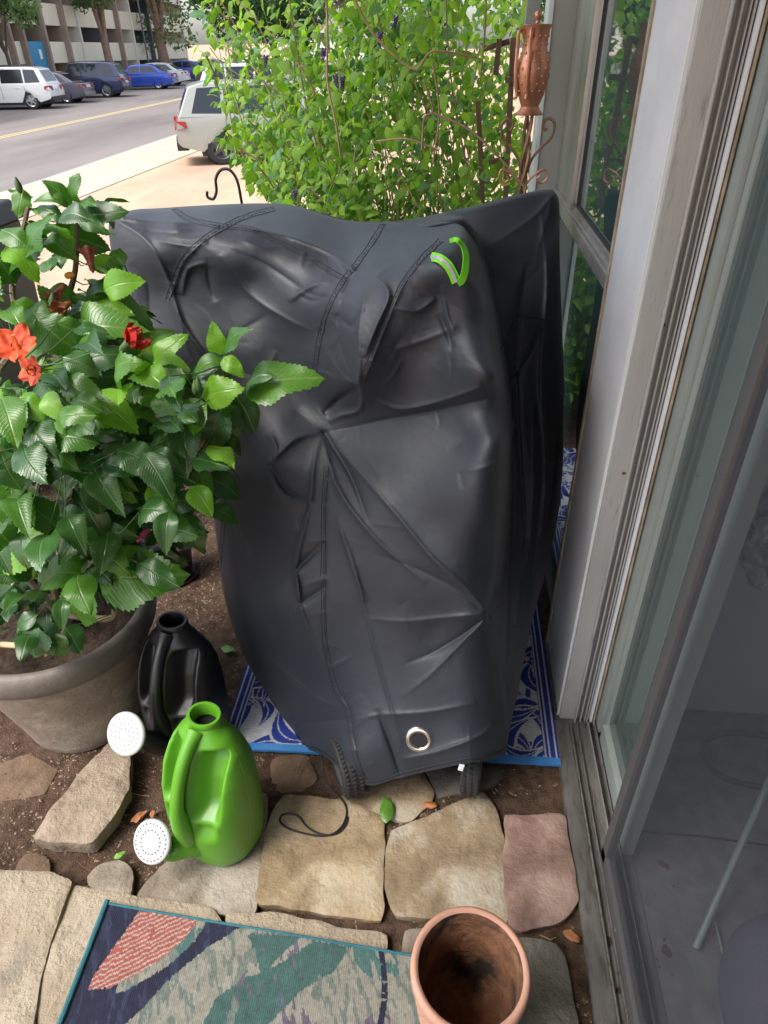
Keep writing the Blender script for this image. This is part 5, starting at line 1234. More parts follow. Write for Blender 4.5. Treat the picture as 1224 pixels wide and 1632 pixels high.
# ------------------------------------------------------------------ snake plants, small pots, rock behind the shrub
M_SNK, nt, p = nodes('banded snake plant'); N = nt.nodes; L = nt.links
tcn = N.new('ShaderNodeTexCoord'); wv = N.new('ShaderNodeTexWave'); wv.bands_direction = 'Z'; wv.inputs['Scale'].default_value = 16; wv.inputs['Distortion'].default_value = 7; wv.inputs['Detail'].default_value = 3; wv.inputs['Detail Scale'].default_value = 3
L.new(tcn.outputs['Object'], wv.inputs['Vector']); rr_ = N.new('ShaderNodeValToRGB'); rr_.color_ramp.elements[0].color = (.020, .055, .022, 1); rr_.color_ramp.elements[1].color = (.16, .24, .13, 1); L.new(wv.outputs[0], rr_.inputs[0]); L.new(rr_.outputs[0], p.inputs['Base Color']); p.inputs['Roughness'].default_value = .4
M_SNE = mat('snake plant margin', (.42, .52, .15), .5)
M_MARO = mat('dark maroon glazed pot', (.035, .010, .014), .35); M_MAGE = mat('magenta pot', (.22, .035, .07), .45); M_ROCK = mat('white rock', (.36, .33, .28), .9, col2=(.5, .47, .42), scale=12, bump=1., bscale=30)
def small_pot(loc, r_, h, m, label):
    t = thing('plant_pot', loc, label, 'pot', 'small plant pots'); MB().lathe([(.01, 0), (r_*.70, 0), (r_*.74, .005), (r_*.93, h*.88), (r_*1.0, h*.9), (r_*1.02, h), (r_*.93, h), (r_*.9, h*.8)], 48, closed=True).make('pot_body', m, t, smooth=True, angle=50)
    MB().lathe([(.001, h*.84), (r_*.9, h*.83)], 32, closed=True).make('potting_soil', M_MULCH, t)
    MB().lathe([(.01, 0), (r_*.86, 0), (r_*1.0, .012), (r_*.98, .014), (r_*.85, .006), (.01, .004)], 40, closed=True).make('saucer', m, t, smooth=True, loc=(0, 0, -.003)); return t
def snake(loc, n, h, seed, label):
    t = thing('snake_plant', loc, label, 'snake plant', 'snake plants'); r_ = np.random.default_rng(seed)
    for k in range(n):
        a = r_.uniform(0, 6.28); ln = r_.uniform(.08, .22); hh = h*r_.uniform(.65, 1); w0 = r_.uniform(.016, .026); fa = r_.uniform(0, 3.14); V = []
        for i in range(14):
            q_ = i/13; c = np.array([math.cos(a)*(.02+ln*q_**1.5), math.sin(a)*(.02+ln*q_**1.5), hh*q_]); w_ = w0*(1-q_**3)*(.7+.6*math.sin(q_*2.6)); s_ = np.array([math.cos(fa+q_*.4), math.sin(fa+q_*.4), 0]); nn = np.array([-s_[1], s_[0], 0])
            for b_, e in ((-1, 0), (-.8, .1), (0, .30), (.8, .1), (1, 0), (.0, .12)): V.append(c+s_*w_*b_-nn*w_*e)
        V = np.array(V); Fq = []; mi = []
        for i in range(13):
            for j in range(6): a_ = i*6+j; b2 = i*6+(j+1) % 6; Fq.append((a_, b2, b2+6, a_+6)); mi.append(1 if j in (0, 3) else 0)
        link('leaf', mesh_np('leaf', V, np.array(Fq), [M_SNK, M_SNE], midx=mi), t)
gp0 = G(268, 935); small_pot((gp0[0], gp0[1]+.07, 0), .085, .15, M_MARO, 'small dark maroon plant pot on the soil behind the big planter')
snake((gp0[0], gp0[1]+.07, .12), 6, .48, 3, 'banded snake plant in the dark maroon pot')
gp1 = G(222, 905); small_pot((gp1[0]-.06, gp1[1]+.22, 0), .10, .13, M_MAGE, 'magenta plant pot behind the dark maroon one')
snake((gp1[0]-.06, gp1[1]+.22, .10), 7, .55, 8, 'banded snake plant in the magenta pot')
rk = G(190, 850); bm = bmesh.new(); bmesh.ops.create_icosphere(bm, subdivisions=4, radius=.12)
for v_ in bm.verts: n_ = float(fbm(np.array(v_.co.x*9+9), np.array(v_.co.y*9+v_.co.z*13), 4, 4)); v_.co *= .65+.7*n_
me = bpy.data.meshes.new('rock'); bm.to_mesh(me); bm.free(); me.materials.append(M_ROCK); me.polygons.foreach_set('use_smooth', [True]*len(me.polygons)); o = link('rock', me, None, (rk[0]-.05, rk[1]+.15, .05)); o.scale = (1, .8, 1.2); props(o, 'pale rough rock behind the planter seen through the leaves', 'rock')
# grey bin at the left edge
M_BIN = mat('grey bin plastic', (.09, .09, .092), .55, bump=.1, bscale=60, col2=(.11, .11, .112), scale=5)
bn = thing('trash_bin', (-1.93, 2.45, -.12), 'grey plastic bin behind the hibiscus at the left edge', 'bin')
A_ = [(-.30, -.22, 0), (.17, -.22, 0), (.17, .24, 0), (-.30, .24, 0)]; B_ = [(-.34, -.26, 1.14), (.22, -.26, 1.14), (.22, .28, 1.14), (-.34, .28, 1.14)]
MB().prism(A_, B_).make('bin_body', M_BIN, bn, bevel=.02, seg=3); MB().prism([(-.36, -.28, 1.142), (.24, -.28, 1.142), (.24, .30, 1.142), (-.36, .30, 1.142)], [(-.33, -.24, 1.20), (.20, -.24, 1.19), (.20, .28, 1.21), (-.33, .28, 1.21)]).make('bin_lid', mat('dark grey lid', (.03, .031, .034), .6), bn, bevel=.012, seg=3)

# fallen leaves and bits
for (bx, by, tx, ty, z_, kd, lab_) in ((352,1032,376,1036,.012,2,'pale green fallen leaf on the soil beside the blue rug'),(617,1312,612,1266,.022,1,'green fallen leaf lying across the gap between two tan slabs'),(181,1368,200,1356,.016,2,'small bright green leaf on the soil near the rounded stone')):
    a = G(bx, by, z_); b_ = G(tx, ty, z_+.006); d = b_-a; L0 = np.linalg.norm(d); Rm = leaf_rot(d, (0.1, -.2, 1)); o = link('fallen_leaf', leaf_mesh('fallen_leaf', leaf_template(W=.5, seed=9, serr=.0, fold=.2, droop=.03, curl=.05), (M_HM if kd == 1 else M_HY))); obj_xf(o, Rm, L0, a); props(o, lab_, 'leaf', 'fallen leaves')
M_ORB = mat('orange bark chip', (.30, .105, .035), .8, col2=(.4, .17, .07), scale=40)
for i, (bx, by, sz, lab_) in enumerate(((685,1283,.011,'orange brown chip in the gap behind the buff slab'),(222,1302,.012,'orange bark chip left of the green watering can'),(243,1297,.008,'short orange splinter touching the green watering can'),(912,1492,.012,'reddish crumb of stone beside the door sill'))):
    c = G(bx, by, .012); bm = bmesh.new(); bmesh.ops.create_icosphere(bm, subdivisions=2, radius=sz)
    for v_ in bm.verts: v_.co *= .6+.8*float(vnoise(np.array(v_.co.x*200+i*7), np.array(v_.co.y*200+v_.co.z*170), 5)); v_.co.z *= .45
    me = bpy.data.meshes.new('bark_chip'); bm.to_mesh(me); bm.free(); me.materials.append(M_ORB); o = link('bark_chip', me, None, c, (0, 0, i*.9), (1.6, .8, 1)); props(o, lab_, 'bark chip', 'orange chips')

# ================================================================== VINE SHRUB, TRELLIS, LANTERN, HOOK
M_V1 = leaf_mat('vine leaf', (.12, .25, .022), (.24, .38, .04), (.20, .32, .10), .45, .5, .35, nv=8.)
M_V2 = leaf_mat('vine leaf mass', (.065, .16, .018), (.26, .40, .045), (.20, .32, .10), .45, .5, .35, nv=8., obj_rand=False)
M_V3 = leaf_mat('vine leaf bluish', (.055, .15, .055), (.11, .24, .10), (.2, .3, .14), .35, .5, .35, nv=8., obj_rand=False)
M_CANE = mat('vine cane', (.20, .135, .075), .85, col2=(.30, .21, .11), scale=30); M_CANG = mat('green cane', (.16, .24, .06), .7)
vpoly = [(330,-120),(322,0),(330,55),(312,75),(318,118),(350,128),(340,165),(372,182),(368,205),(345,212),(362,250),(395,262),(385,290),(440,318),(470,325),(520,352),(640,362),(720,348),(840,320),(860,300),(858,230),(830,190),(812,130),(830,60),(850,0),(850,-120)]
VB = np.array([-.35, 3.15, -.05])
vine = thing('vine_shrub', VB, 'sprawling bright green vine shrub behind the covered scooter', 'shrub')
r = np.random.default_rng(31); canes = []; cm = MB(); cg = MB()
for i in range(190):
    b_ = np.array([r.uniform(-.9, .30), r.uniform(2.9, 3.7), -.1]); az = r.uniform(0, 6.28); lean = r.uniform(.1, .55); hgt = r.uniform(.9, 2.6); q_ = [b_]
    for k in range(1, 5):
        t = k/4; q_.append(b_+np.array([math.cos(az)*lean*t**1.6*1.3-.35*t*t, math.sin(az)*lean*t**1.6*.8, hgt*(t-.18*t*t*(1+lean))])+r.normal(0, .05, 3))
    if i % 3 == 0:    # drooping tips
        q_.append(q_[-1]+np.array([-.25*r.random(), -.15*r.random(), -.35*r.random()])); q_.append(q_[-1]+np.array([-.12*r.random(), -.05, -.4*r.random()]))
    c_ = catmull(q_, 7); canes.append(c_)
    P_ = [a for a in c_ if a[1] > 2.32]; 
    run = []
    for a in c_+[None]:
        ok = a is not None and a[1] > 2.45 and inpolyp(*prj(a), vpoly)
        if ok: run.append(a-VB)
        if (not ok) and len(run) > 2:
            (cm if i % 3 else cg).tube(run, [max(.001, .0034*(1-k/40)*(1 if i % 3 else .6)) for k in range(len(run))], 5); run = []
        elif not ok: run = []
props(cm.make('canes', M_CANE, vine, smooth=True), kind='stuff'); props(cg.make('green_canes', M_CANG, vine, smooth=True), kind='stuff')
tplV = [leaf_template(W=w_, seed=k, n=5, serr=0, fold=f, droop=d, curl=.05, tip=.7) for k, (w_, f, d) in enumerate([(.62, .3, .2), (.5, .15, .35), (.7, .4, .1), (.42, .2, .3)])]
VM = [leaf_mesh('leaf', t_, M_V1) for t_ in tplV]; vl = []; tries = 0
while len(vl) < 17000 and tries < 150000:
    tries += 1
    c_ = canes[r.integers(len(canes))]; k = r.integers(4, len(c_)); p_ = c_[k]+r.normal(0, .075, 3)
    if tries % 3 == 0: p_ = np.array([r.uniform(-1.3, .6), r.uniform(3.5, 4.2), r.uniform(-.3, 2.7)])
    if p_[1] < 2.4 or p_[2] < 0: continue
    x_, y_ = prj(p_)
    if not inpolyp(x_, y_, vpoly):
        if inpolyp(x_, y_, [(490,380),(860,350),(870,620),(500,640)]) and r.random() < .7: vl.append((p_, r.normal(0, 1, 3), r.uniform(.04, .07), y_))
        continue
    # airy left and lower middle, dense top right
    dens = 1.0 if x_ > 560 or p_[1] < 3.4 else .25
    if x_ < 470: dens = .30+.55*(x_-310)/160
    if 560 < x_ < 760 and 215 < y_ < 345: dens = .38
    if 400 < x_ < 460 and y_ < 60: dens *= .4
    if r.random() > dens*(.45+1.1*float(vnoise(np.array(x_/34), np.array(y_/34), 5))): continue
    d = np.array([r.normal(-.25, .6), r.normal(-.25, .5), r.normal(-.45, .5)]); d /= np.linalg.norm(d); vl.append((p_, d, r.uniform(.028, .062)*(1 if r.random() < .85 else 1.35), y_))
vl.sort(key=lambda c: np.linalg.norm(c[0]-EYE))
vx = []
for i, (p_, d, L0, y_) in enumerate(vl):
    up_l = np.array([r.normal(-.2, .5), r.normal(-.35, .4), r.normal(.75, .4)]); Rm = leaf_rot(d, up_l, 0)
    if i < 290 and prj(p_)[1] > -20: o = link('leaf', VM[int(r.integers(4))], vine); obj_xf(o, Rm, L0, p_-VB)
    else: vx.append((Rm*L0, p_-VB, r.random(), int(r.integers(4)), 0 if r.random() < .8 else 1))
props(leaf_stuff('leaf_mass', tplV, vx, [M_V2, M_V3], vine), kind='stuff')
# bare arching stems that stand out in front
for pts in ([(520,-20,2.5),(522,60,2.45),(522,130,2.42),(535,195,2.40),(543,250,2.40)],[(676,130,2.4),(690,175,2.40),(676,190,2.40),(672,240,2.38)],[(690,180,2.40),(745,205,2.38),(790,245,2.36),(838,300,2.34)],[(765,130,2.5),(772,60,2.5),(775,-20,2.5)],[(560,-10,2.5),(600,60,2.48),(660,110,2.45),(690,82,2.4),(760,92,2.4)],[(600,225,2.5),(650,222,2.45),(700,240,2.45)],[(690,100,2.5),(700,180,2.48),(690,260,2.45)],[(475,100,2.6),(500,145,2.6),(490,160,2.6)],[(560,300,2.6),(565,250,2.6),(570,230,2.6)]):
    MB().tube([a-VB for a in catmull([atY(*q_) for q_ in pts], 7)], .0035, 6).make('stem', M_CANE, vine, smooth=True)
# purple flower spikes
M_PUR = mat('purple petals', (.055, .010, .11), .7, col2=(.10, .03, .2), scale=60)
for bx, by, yy in ((515,88,2.5),(423,98,2.7),(536,130,2.5),(546,133,2.52),(605,62,2.6),(630,35,2.7),(470,312,2.5)):
    mb = MB(); c = atY(bx, by, yy)
    for k in range(22):
        t = k/21; a = k*2.4; mb.ball((.006*math.cos(a)*(1-.5*t), .006*math.sin(a)*(1-.5*t), .035*t-.0175), .0042*(1-.45*t), 1)
    props(mb.make('flower_spike', M_PUR, vine, loc=c-VB, rot=(r.uniform(2.6, 3.4), r.uniform(-.3, .3), 0)), kind='stuff')
# wooden trellis posts behind the lantern
M_WOOD = mat('old brown wood', (.11, .06, .04), .8, col2=(.18, .105, .07), scale=8, aniso=(4, 4, .5), bump=.4, bscale=60)
tr_ = thing('trellis', (.06, 2.95, -.1), 'old brown wooden trellis half hidden in the vines behind the copper lantern', 'trellis')
def barpx(a, b_, w_, name='slat'):
    A = atY(*a); B = atY(*b_); d = B-A; ln = np.linalg.norm(d); R3 = Vector(list(d)).to_track_quat('Z', 'Y').to_matrix(); o = MB().box((-w_/2, -.009, 0), (w_/2, .009, ln)).make(name, M_WOOD, tr_, bevel=.0015); o.matrix_local = Matrix.Translation(Vector(list(A-np.array([.06, 2.95, -.1])))) @ R3.to_4x4()
barpx((796,62,2.92), (790,120,2.92), .03); barpx((818,60,2.90), (805,330,2.90), .035, 'post'); barpx((762,160,2.96), (770,345,2.96), .04, 'post'); barpx((770,78,2.94), (812,66,2.94), .035); barpx((805,128,2.88), (840,124,2.88), .02); barpx((766,262,2.94), (810,252,2.94), .02);  pass
# copper lantern on its scrolled stand
M_COP = mat('aged copper', (.50, .22, .13), .42, .75, col2=(.62, .31, .20), scale=14, bump=.15, bscale=50, col3=(.30, .14, .09), scale3=9, thr3=(.55, .7))
M_COPD = mat('dark copper rod', (.22, .12, .08), .5, .7, col2=(.35, .2, .13), scale=20)
LY = 2.42; lb = atY(843, 183, LY); lt = atY(848, 40, LY); LH = lt[2]-lb[2]
lan = thing('copper_lantern', lb, 'dimpled copper urn lantern with side handles on a scrolled stand', 'lantern'); kx = LH/.30
prof = [(.002, .0), (.052, .0), (.054, .004), (.040, .018), (.034, .030), (.044, .055), (.054, .085), (.061, .125), (.062, .16), (.058, .19), (.048, .215), (.044, .235), (.046, .262), (.049, .285), (.055, .300), (.052, .302), (.044, .296), (.02, .302), (.004, .305)]
prof = [(a*kx*1.04, b_*kx) for a, b_ in prof]
MB().lathe(prof, 64).make('urn', M_COP, lan, smooth=True, angle=50)
dm = MB()
for j, z_ in enumerate((.085, .11, .135, .16, .185, .21, .24, .265)):
    for k in range(12):
        a = 2*math.pi*(k+.5*(j % 2))/12; rr_ = np.interp(z_*kx, [p_[1] for p_ in prof], [p_[0] for p_ in prof]); dm.ball((rr_*math.cos(a), rr_*math.sin(a), z_*kx), .0042, 1)
props(dm.make('raised_dimples', M_COP, lan, smooth=True), kind='stuff')
MB().lathe([(.001, 0), (.006, .002), (.005, .008), (.010, .016), (.011, .022), (.008, .029), (.001, .032)], 16).make('finial', M_COP, lan, smooth=True, loc=(0, 0, .303*kx))
for a0 in (rad(200), rad(20), rad(250)):
    hp_ = catmull([(.046, 0, .262), (.062, 0, .285), (.074, 0, .272), (.073, 0, .22), (.075, 0, .16), (.070, 0, .11), (.062, 0, .075), (.067, 0, .058)], 6)
    if a0 != rad(20): MB().tube([np.array((math.cos(a0)*p_[0]*kx, math.sin(a0)*p_[0]*kx, p_[2]*kx)) for p_ in hp_], .0055, 8).make('handle', M_COP, lan, smooth=True)
st_ = thing('lantern_stand', (lb[0], lb[1], -.05), 'twisted copper stand with curled scroll arms holding the lantern', 'stand'); zb = lb[2]+.05
for k in range(3):
    tw = [(.010*math.cos(z_*22+k*2.1)*(1 if z_ > zb-.30 else .45), .010*math.sin(z_*22+k*2.1)*(1 if z_ > zb-.30 else .45), z_) for z_ in np.linspace(0, zb-.001, 70)]
    MB().tube(tw, .0055, 6).make('stand_rod', M_COPD, st_, smooth=True)
def spiral(c, r0, turns, a0, sgn, ln):
    return [(c[0]+sgn*(r0*(1-t*.8))*math.cos(a0+turns*6.28*t), c[1]+(r0*(1-t*.8))*math.sin(a0+turns*6.28*t)) for t in np.linspace(0, 1, 16)]
for sgn in (-1, 1):
    up_s = spiral((.055, zb-.035), .022, 1.2, 3.9, 1, 0)[::-1]
    arm = [(.006, zb-.17), (.022, zb-.12), (.05, zb-.085)] + [(.075, zb-.06), (.080, zb-.025), (.062, zb-.010), (.046, zb-.022), (.050, zb-.040), (.060, zb-.038)]
    MB().tube([(sgn*a, 0, b_) for a, b_ in catmull([np.array(p_) for p_ in arm], 5)], .0042, 7).make('scroll_arm', M_COPD, st_, smooth=True)
    arm = [(.006, zb-.20), (.035, zb-.165), (.068, zb-.15), (.075, zb-.175), (.058, zb-.190), (.045, zb-.178), (.052, zb-.168)]
    MB().tube([(sgn*a, .002, b_) for a, b_ in catmull([np.array(p_) for p_ in arm], 5)], .0038, 7).make('scroll_arm', M_COP, st_, smooth=True)
# shepherd hook
M_IRON = mat('black iron', (.018, .018, .02), .5, .4)
hk = thing('shepherd_hook', (-.77, 2.6, -.1), 'black iron shepherd hook rising behind the covered scooter', 'garden hook')
q_ = [atY(400, 420, 2.6), atY(392, 360, 2.6), atY(385, 322, 2.6), atY(378, 288, 2.6), atY(366, 271, 2.6), atY(352, 271, 2.6), atY(344, 285, 2.6), atY(345, 305, 2.6), atY(340, 317, 2.6), atY(331, 314, 2.6), atY(330, 305, 2.6)]
q_ = [np.array([q_[0][0]+.03, 2.6, -.1])]+q_
MB().tube([a-np.array([-.77, 2.6, -.1]) for a in catmull(q_, 6)], .0052, 8).make('hook_rod', M_IRON, hk, smooth=True)

# ================================================================== CARS
M_CGL, nt, p = nodes('car glass'); p.inputs['Base Color'].default_value = (.012, .015, .02, 1); p.inputs['Roughness'].default_value = .08; p.inputs['Specular IOR Level'].default_value = .8
M_CTY = mat('car tyre', (.02, .02, .021), .8); M_RIM = mat('alloy rim', (.45, .45, .46), .3, .8); M_RIMD = mat('dark alloy rim', (.10, .10, .105), .4, .6); M_TRIM = mat('black plastic trim', (.02, .02, .022), .6); M_TAIL = mat('red tail lamp', (.35, .008, .012), .2, spec=.8); M_LAMP = mat('clear lamp', (.6, .6, .62), .15); M_PLATE = mat('pale plate', (.6, .6, .58), .5)
def paint(name, c, met=.3): return mat(name, c, .32, met, coat=.8, spec=.5)
def car(loc, heading, body, kind, label, rim=None, cat='car', group='cars parked along the far side of the street', detail=True):
    suv = kind == 'suv'; L0, W0, Hh = (4.75, 1.92, 1.74) if suv else (4.7, 1.84, 1.43)
    c = thing('parked_car', loc, label, cat, group, heading); hl = L0/2; wr = .37 if suv else .33; ar = wr+.06; wx = (-hl+1.02, hl-.93); belt = 1.02 if suv else .90; sill_ = .30 if suv else .22
    # side outline of the lower body with wheel arches, rear at -X
    out = [(-hl+.10, sill_+.12), (-hl+.02, .50), (-hl, .72), (-hl+.05, belt-.10), (-hl+(.10 if suv else .12), belt)]
    out += [(-hl+1.5, belt+.02), (.2, belt-.01), (hl-1.35, belt-.04), (hl-.65, belt-.10), (hl-.16, belt-.22), (hl, belt-.42), (hl, .45), (hl-.12, sill_)]
    for cx_ in (wx[1], wx[0]):
        out.append((cx_+ar, sill_))
        for k in range(1, 10): a = math.pi*k/10; out.append((cx_+ar*math.cos(a), wr+ar*math.sin(a) if wr+ar*math.sin(a) > sill_ else sill_))
        out.append((cx_-ar, sill_))
    mb = MB(); w_ = W0/2
    def ring(y, ins=0.): return [mb.b.verts.new((x*(1-ins*.0), y, z)) for x, z in out]
    def tumble(z, full): return full*(1-.05*max(0, (z-.75)/.4)-.035*max(0, (.5-z)/.3))
    A = [mb.b.verts.new((x, -tumble(z, w_)+.0, z)) for x, z in out]; B = [mb.b.verts.new((x, tumble(z, w_), z)) for x, z in out]; n = len(out)
    mb.b.faces.new(A); mb.b.faces.new(B[::-1])
    for k in range(n): mb.b.faces.new((A[k], B[k], B[(k+1) % n], A[(k+1) % n]))
    bmesh.ops.triangulate(mb.b, faces=[f for f in mb.b.faces if len(f.verts) > 4])
    mb.make('body', body, c, bevel=.035, seg=2, angle=35)
    # cabin: belt outline to roof outline
    if suv: cb = [(-hl+.10, belt), (-hl+.42, Hh-.10), (-hl+.75, Hh-.02), (-.2, Hh), (.55, Hh-.05), (hl-1.42, belt-.02)]
    else: cb = [(-hl+.45, belt+.02), (-hl+1.15, Hh-.10), (-hl+1.6, Hh-.01), (-.1, Hh), (.45, Hh-.05), (hl-1.35, belt-.02)]
    mb = MB(); wt = w_*.74; wb = w_*.93
    def yw(z): return wb+(wt-wb)*(z-belt)/(Hh-belt)
    A = [mb.b.verts.new((x, -yw(z), z)) for x, z in cb]; B = [mb.b.verts.new((x, yw(z), z)) for x, z in cb]; n = len(cb)
    mb.b.faces.new(A); mb.b.faces.new(B[::-1])
    for k in range(n): mb.b.faces.new((A[k], B[k], B[(k+1) % n], A[(k+1) % n]))
    mb.make('cabin', body, c, bevel=.05, seg=3, angle=35)
    def side_glass(pts, s_):
        A = [(x, s_*(yw(z)+.004), z) for x, z in pts]; B = [(x, s_*(yw(z)-.02), z) for x, z in pts]; MB().prism(A, B).make('side_window', M_CGL, c)
    zt, zb_ = Hh-.13, belt+.07
    if suv: wins = [[(-hl+.42, zb_+.02), (-hl+.62, zt), (-hl+1.15, zt+.02), (-hl+1.12, zb_)], [(-hl+1.20, zb_), (-hl+1.23, zt+.02), (-.15, zt+.03), (-.12, zb_)], [(-.04, zb_), (-.06, zt+.03), (.52, zt-.01), (hl-1.68, zb_)]]
    else: wins = [[(-hl+.88, zb_), (-hl+1.32, zt+.01), (-.28, zt+.04), (-.25, zb_)], [(-.17, zb_), (-.20, zt+.04), (.40, zt), (hl-1.68, zb_)]]
    for s_ in (-1, 1):
        for wn_ in wins: side_glass(wn_, s_)
    def crossglass(name, i, j, f0, f1):
        a = np.array(cb[i]); b_ = np.array(cb[j]); p0 = a+(b_-a)*f0; p1 = a+(b_-a)*f1; nrm = np.array([-(b_-a)[1], (b_-a)[0]]); nrm /= np.linalg.norm(nrm); q0 = p0+nrm*.006; q1 = p1+nrm*.006; r0_ = p0-nrm*.02; r1_ = p1-nrm*.02
        MB().prism([(q0[0], -yw(q0[1])*.86, q0[1]), (q0[0], yw(q0[1])*.86, q0[1]), (q1[0], yw(q1[1])*.86, q1[1]), (q1[0], -yw(q1[1])*.86, q1[1])], [(r0_[0], -yw(r0_[1])*.86, r0_[1]), (r0_[0], yw(r0_[1])*.86, r0_[1]), (r1_[0], yw(r1_[1])*.86, r1_[1]), (r1_[0], -yw(r1_[1])*.86, r1_[1])]).make(name, M_CGL, c)
    crossglass('rear_window', 0, 1, .18, .92); crossglass('windshield', 5, 4, .08, .95) if False else crossglass('windshield', 4, 5, .08, .92)
    for cx_ in wx:
        for s_ in (-1, 1):
            t = MB().lathe([(wr*.66, -.11), (wr*.9, -.115), (wr, -.085), (wr, .085), (wr*.9, .115), (wr*.66, .11), (wr*.66, -.11)], 36, closed=True).make('tyre', M_CTY, None, smooth=True, angle=40)
            whl = link('wheel', None, c, (cx_, s_*(w_-.13), wr), (rad(-90)*s_, 0, 0)); whl.empty_display_size = .1; t.parent = whl
            rm = MB().lathe([(wr*.66, .10), (wr*.60, .085), (wr*.58, .02), (.02, .015)], 30, closed=True); 
            for k in range(5):
                a = 2*math.pi*k/5; rot = Matrix.Rotation(a, 3, 'Z'); cpt = rot @ Vector((wr*.33, 0, .075)); rm.box(cpt-Vector((wr*.30, .035 if not suv else .045, .018)), cpt+Vector((wr*.30, .035 if not suv else .045, .018)), None) if False else rm.prism([tuple(rot @ Vector(v_)) for v_ in ((.03, -.045, .09), (wr*.64, -.03, .085), (wr*.64, .03, .085), (.03, .045, .09))], [tuple(rot @ Vector(v_)) for v_ in ((.03, -.045, .05), (wr*.64, -.03, .05), (wr*.64, .03, .05), (.03, .045, .05))])
            rm.lathe([(.001, .095), (.05, .095), (.055, .05)], 16, closed=True); rm.make('rim', rim or M_RIM, whl)
            MB().lathe([(.01, -.02), (ar*.96, -.02), (ar*.96, 0.), (.01, 0)], 28).make('wheel_well', M_TRIM, c, loc=(cx_, s_*(w_-.26), wr), rot=(rad(-90)*s_, 0, 0))
    MB().box((-hl+.55, -w_+.10, .20), (hl-.5, w_-.10, sill_+.05)).make('underbody', M_TRIM, c)
    for s_ in (-1, 1):
        zt_ = belt-.14 if suv else belt-.12
        MB().prism([(-hl-.02, s_*(w_-.42), zt_-.11), (-hl-.015, s_*(w_*.985+.006), zt_-.10), (-hl+.26, s_*(w_+.008), zt_-.06), (-hl+.24, s_*(w_+.002), zt_+.07), (-hl+.0, s_*(w_*.97+.004), zt_+.09), (-hl-.01, s_*(w_-.42), zt_+.08)],
                   [(-hl+.10, s_*(w_-.42), zt_-.09), (-hl+.12, s_*(w_-.12), zt_-.10), (-hl+.30, s_*(w_-.12), zt_-.02), (-hl+.28, s_*(w_-.12), zt_+.08), (-hl+.16, s_*(w_-.12), zt_+.09), (-hl+.12, s_*(w_-.42), zt_+.08)]).make('tail_light', M_TAIL, c)
        MB().box((hl-.30, s_*(w_-.30)-.12, belt-.36), (hl-.05, s_*(w_-.30)+.12, belt-.24)).make('headlight', M_LAMP, c, bevel=.02)
        MB().box((.60, s_*(w_+.06)-.07, belt+.02), (.80, s_*(w_+.06)+.07, belt+.15)).make('side_mirror', body, c, bevel=.03)
        for xh in ((-hl+1.35, -.05) if suv else (-hl+1.5, .05)): MB().box((xh+.10, s_*(w_*.965)-.018, belt-.14), (xh+.30, s_*(w_*.965)+.018, belt-.11)).make('door_handle', body, c, bevel=.006)
        if suv: MB().tube([(-hl+.9, s_*wt*.86, Hh+.0), (-hl+.95, s_*wt*.86, Hh+.035), (.35, s_*wt*.86, Hh+.025), (.45, s_*wt*.86, Hh-.03)], .014, 6).make('roof_rail', M_TRIM, c)
        for xd in ((-hl+1.2, -.08, 1.0) if suv else (-hl+1.35, -.2, .95)):
            MB().box((xd-.004, s_*(w_+.0)-.01 if s_ > 0 else -w_-.0, .42), (xd+.004, s_*(w_+.0) if s_ > 0 else -w_+.01, belt-.06)).make('door_seam', M_TRIM, c)
    MB().box((-hl-.03, -w_+.05, .34), (-hl+.25, w_-.05, .52)).make('rear_bumper', M_TRIM if suv else body, c, bevel=.03)
    MB().box((-hl-.006, -.26, .70), (-hl+.02, .26, .82)).make('number_plate', M_PLATE, c)
    return c
def gz(x, y): return float(ground_z(np.array(x), np.array(y)))
hd = rad(188)
def far_car(px_, wheelpx_y, body, kind, label, hdg=hd, xw=-20.1, **k):
    p_ = G(px_, wheelpx_y, -.75)
    for _ in range(12): zz = gz(p_[0], p_[1])-.06; p_ = G(px_, wheelpx_y, zz)
    # p_ is the contact of the near rear wheel; centre the car from it
    L0, W0 = (4.75, 1.92) if kind == 'suv' else (4.7, 1.84); lx, ly = -L0/2+1.02, (W0/2-.13)
    # which side faces the viewer: local +Y for heading near 180 deg points to -Y world
    dx = lx*math.cos(hdg)-ly*math.sin(hdg); dy = lx*math.sin(hdg)+ly*math.cos(hdg)
    return car((p_[0]-dx, p_[1]-dy, zz), hdg, body, kind, label, **k)
far_car(55, 174.5, paint('white paint', (.72, .72, .70), 0), 'suv', 'white compact suv parked at the left end of the far row')
far_car(109, 165, paint('grey violet paint', (.13, .125, .16)), 'sedan', 'grey sedan parked between the white suv and the navy suv', rim=M_RIM)
far_car(173, 155.5, paint('navy paint', (.035, .045, .11)), 'suv', 'navy blue suv parked in the far row beside the blue sedan')
far_car(254, 142.5, paint('bright blue paint', (.030, .075, .42)), 'sedan', 'bright blue sedan parked in the far row with white wheels', rim=mat('white rim', (.7, .7, .7), .4))
far_car(276, 137, paint('white sedan paint', (.72, .72, .71), 0), 'sedan', 'white sedan parked just behind the bright blue one')
far_car(316, 129, paint('deep blue paint', (.025, .045, .30)), 'sedan', 'deep blue car parked beyond the white sedan')
far_car(352, 124, paint('silver paint', (.42, .43, .45)), 'sedan', 'silver car parked farthest in the row, half hidden by vines')
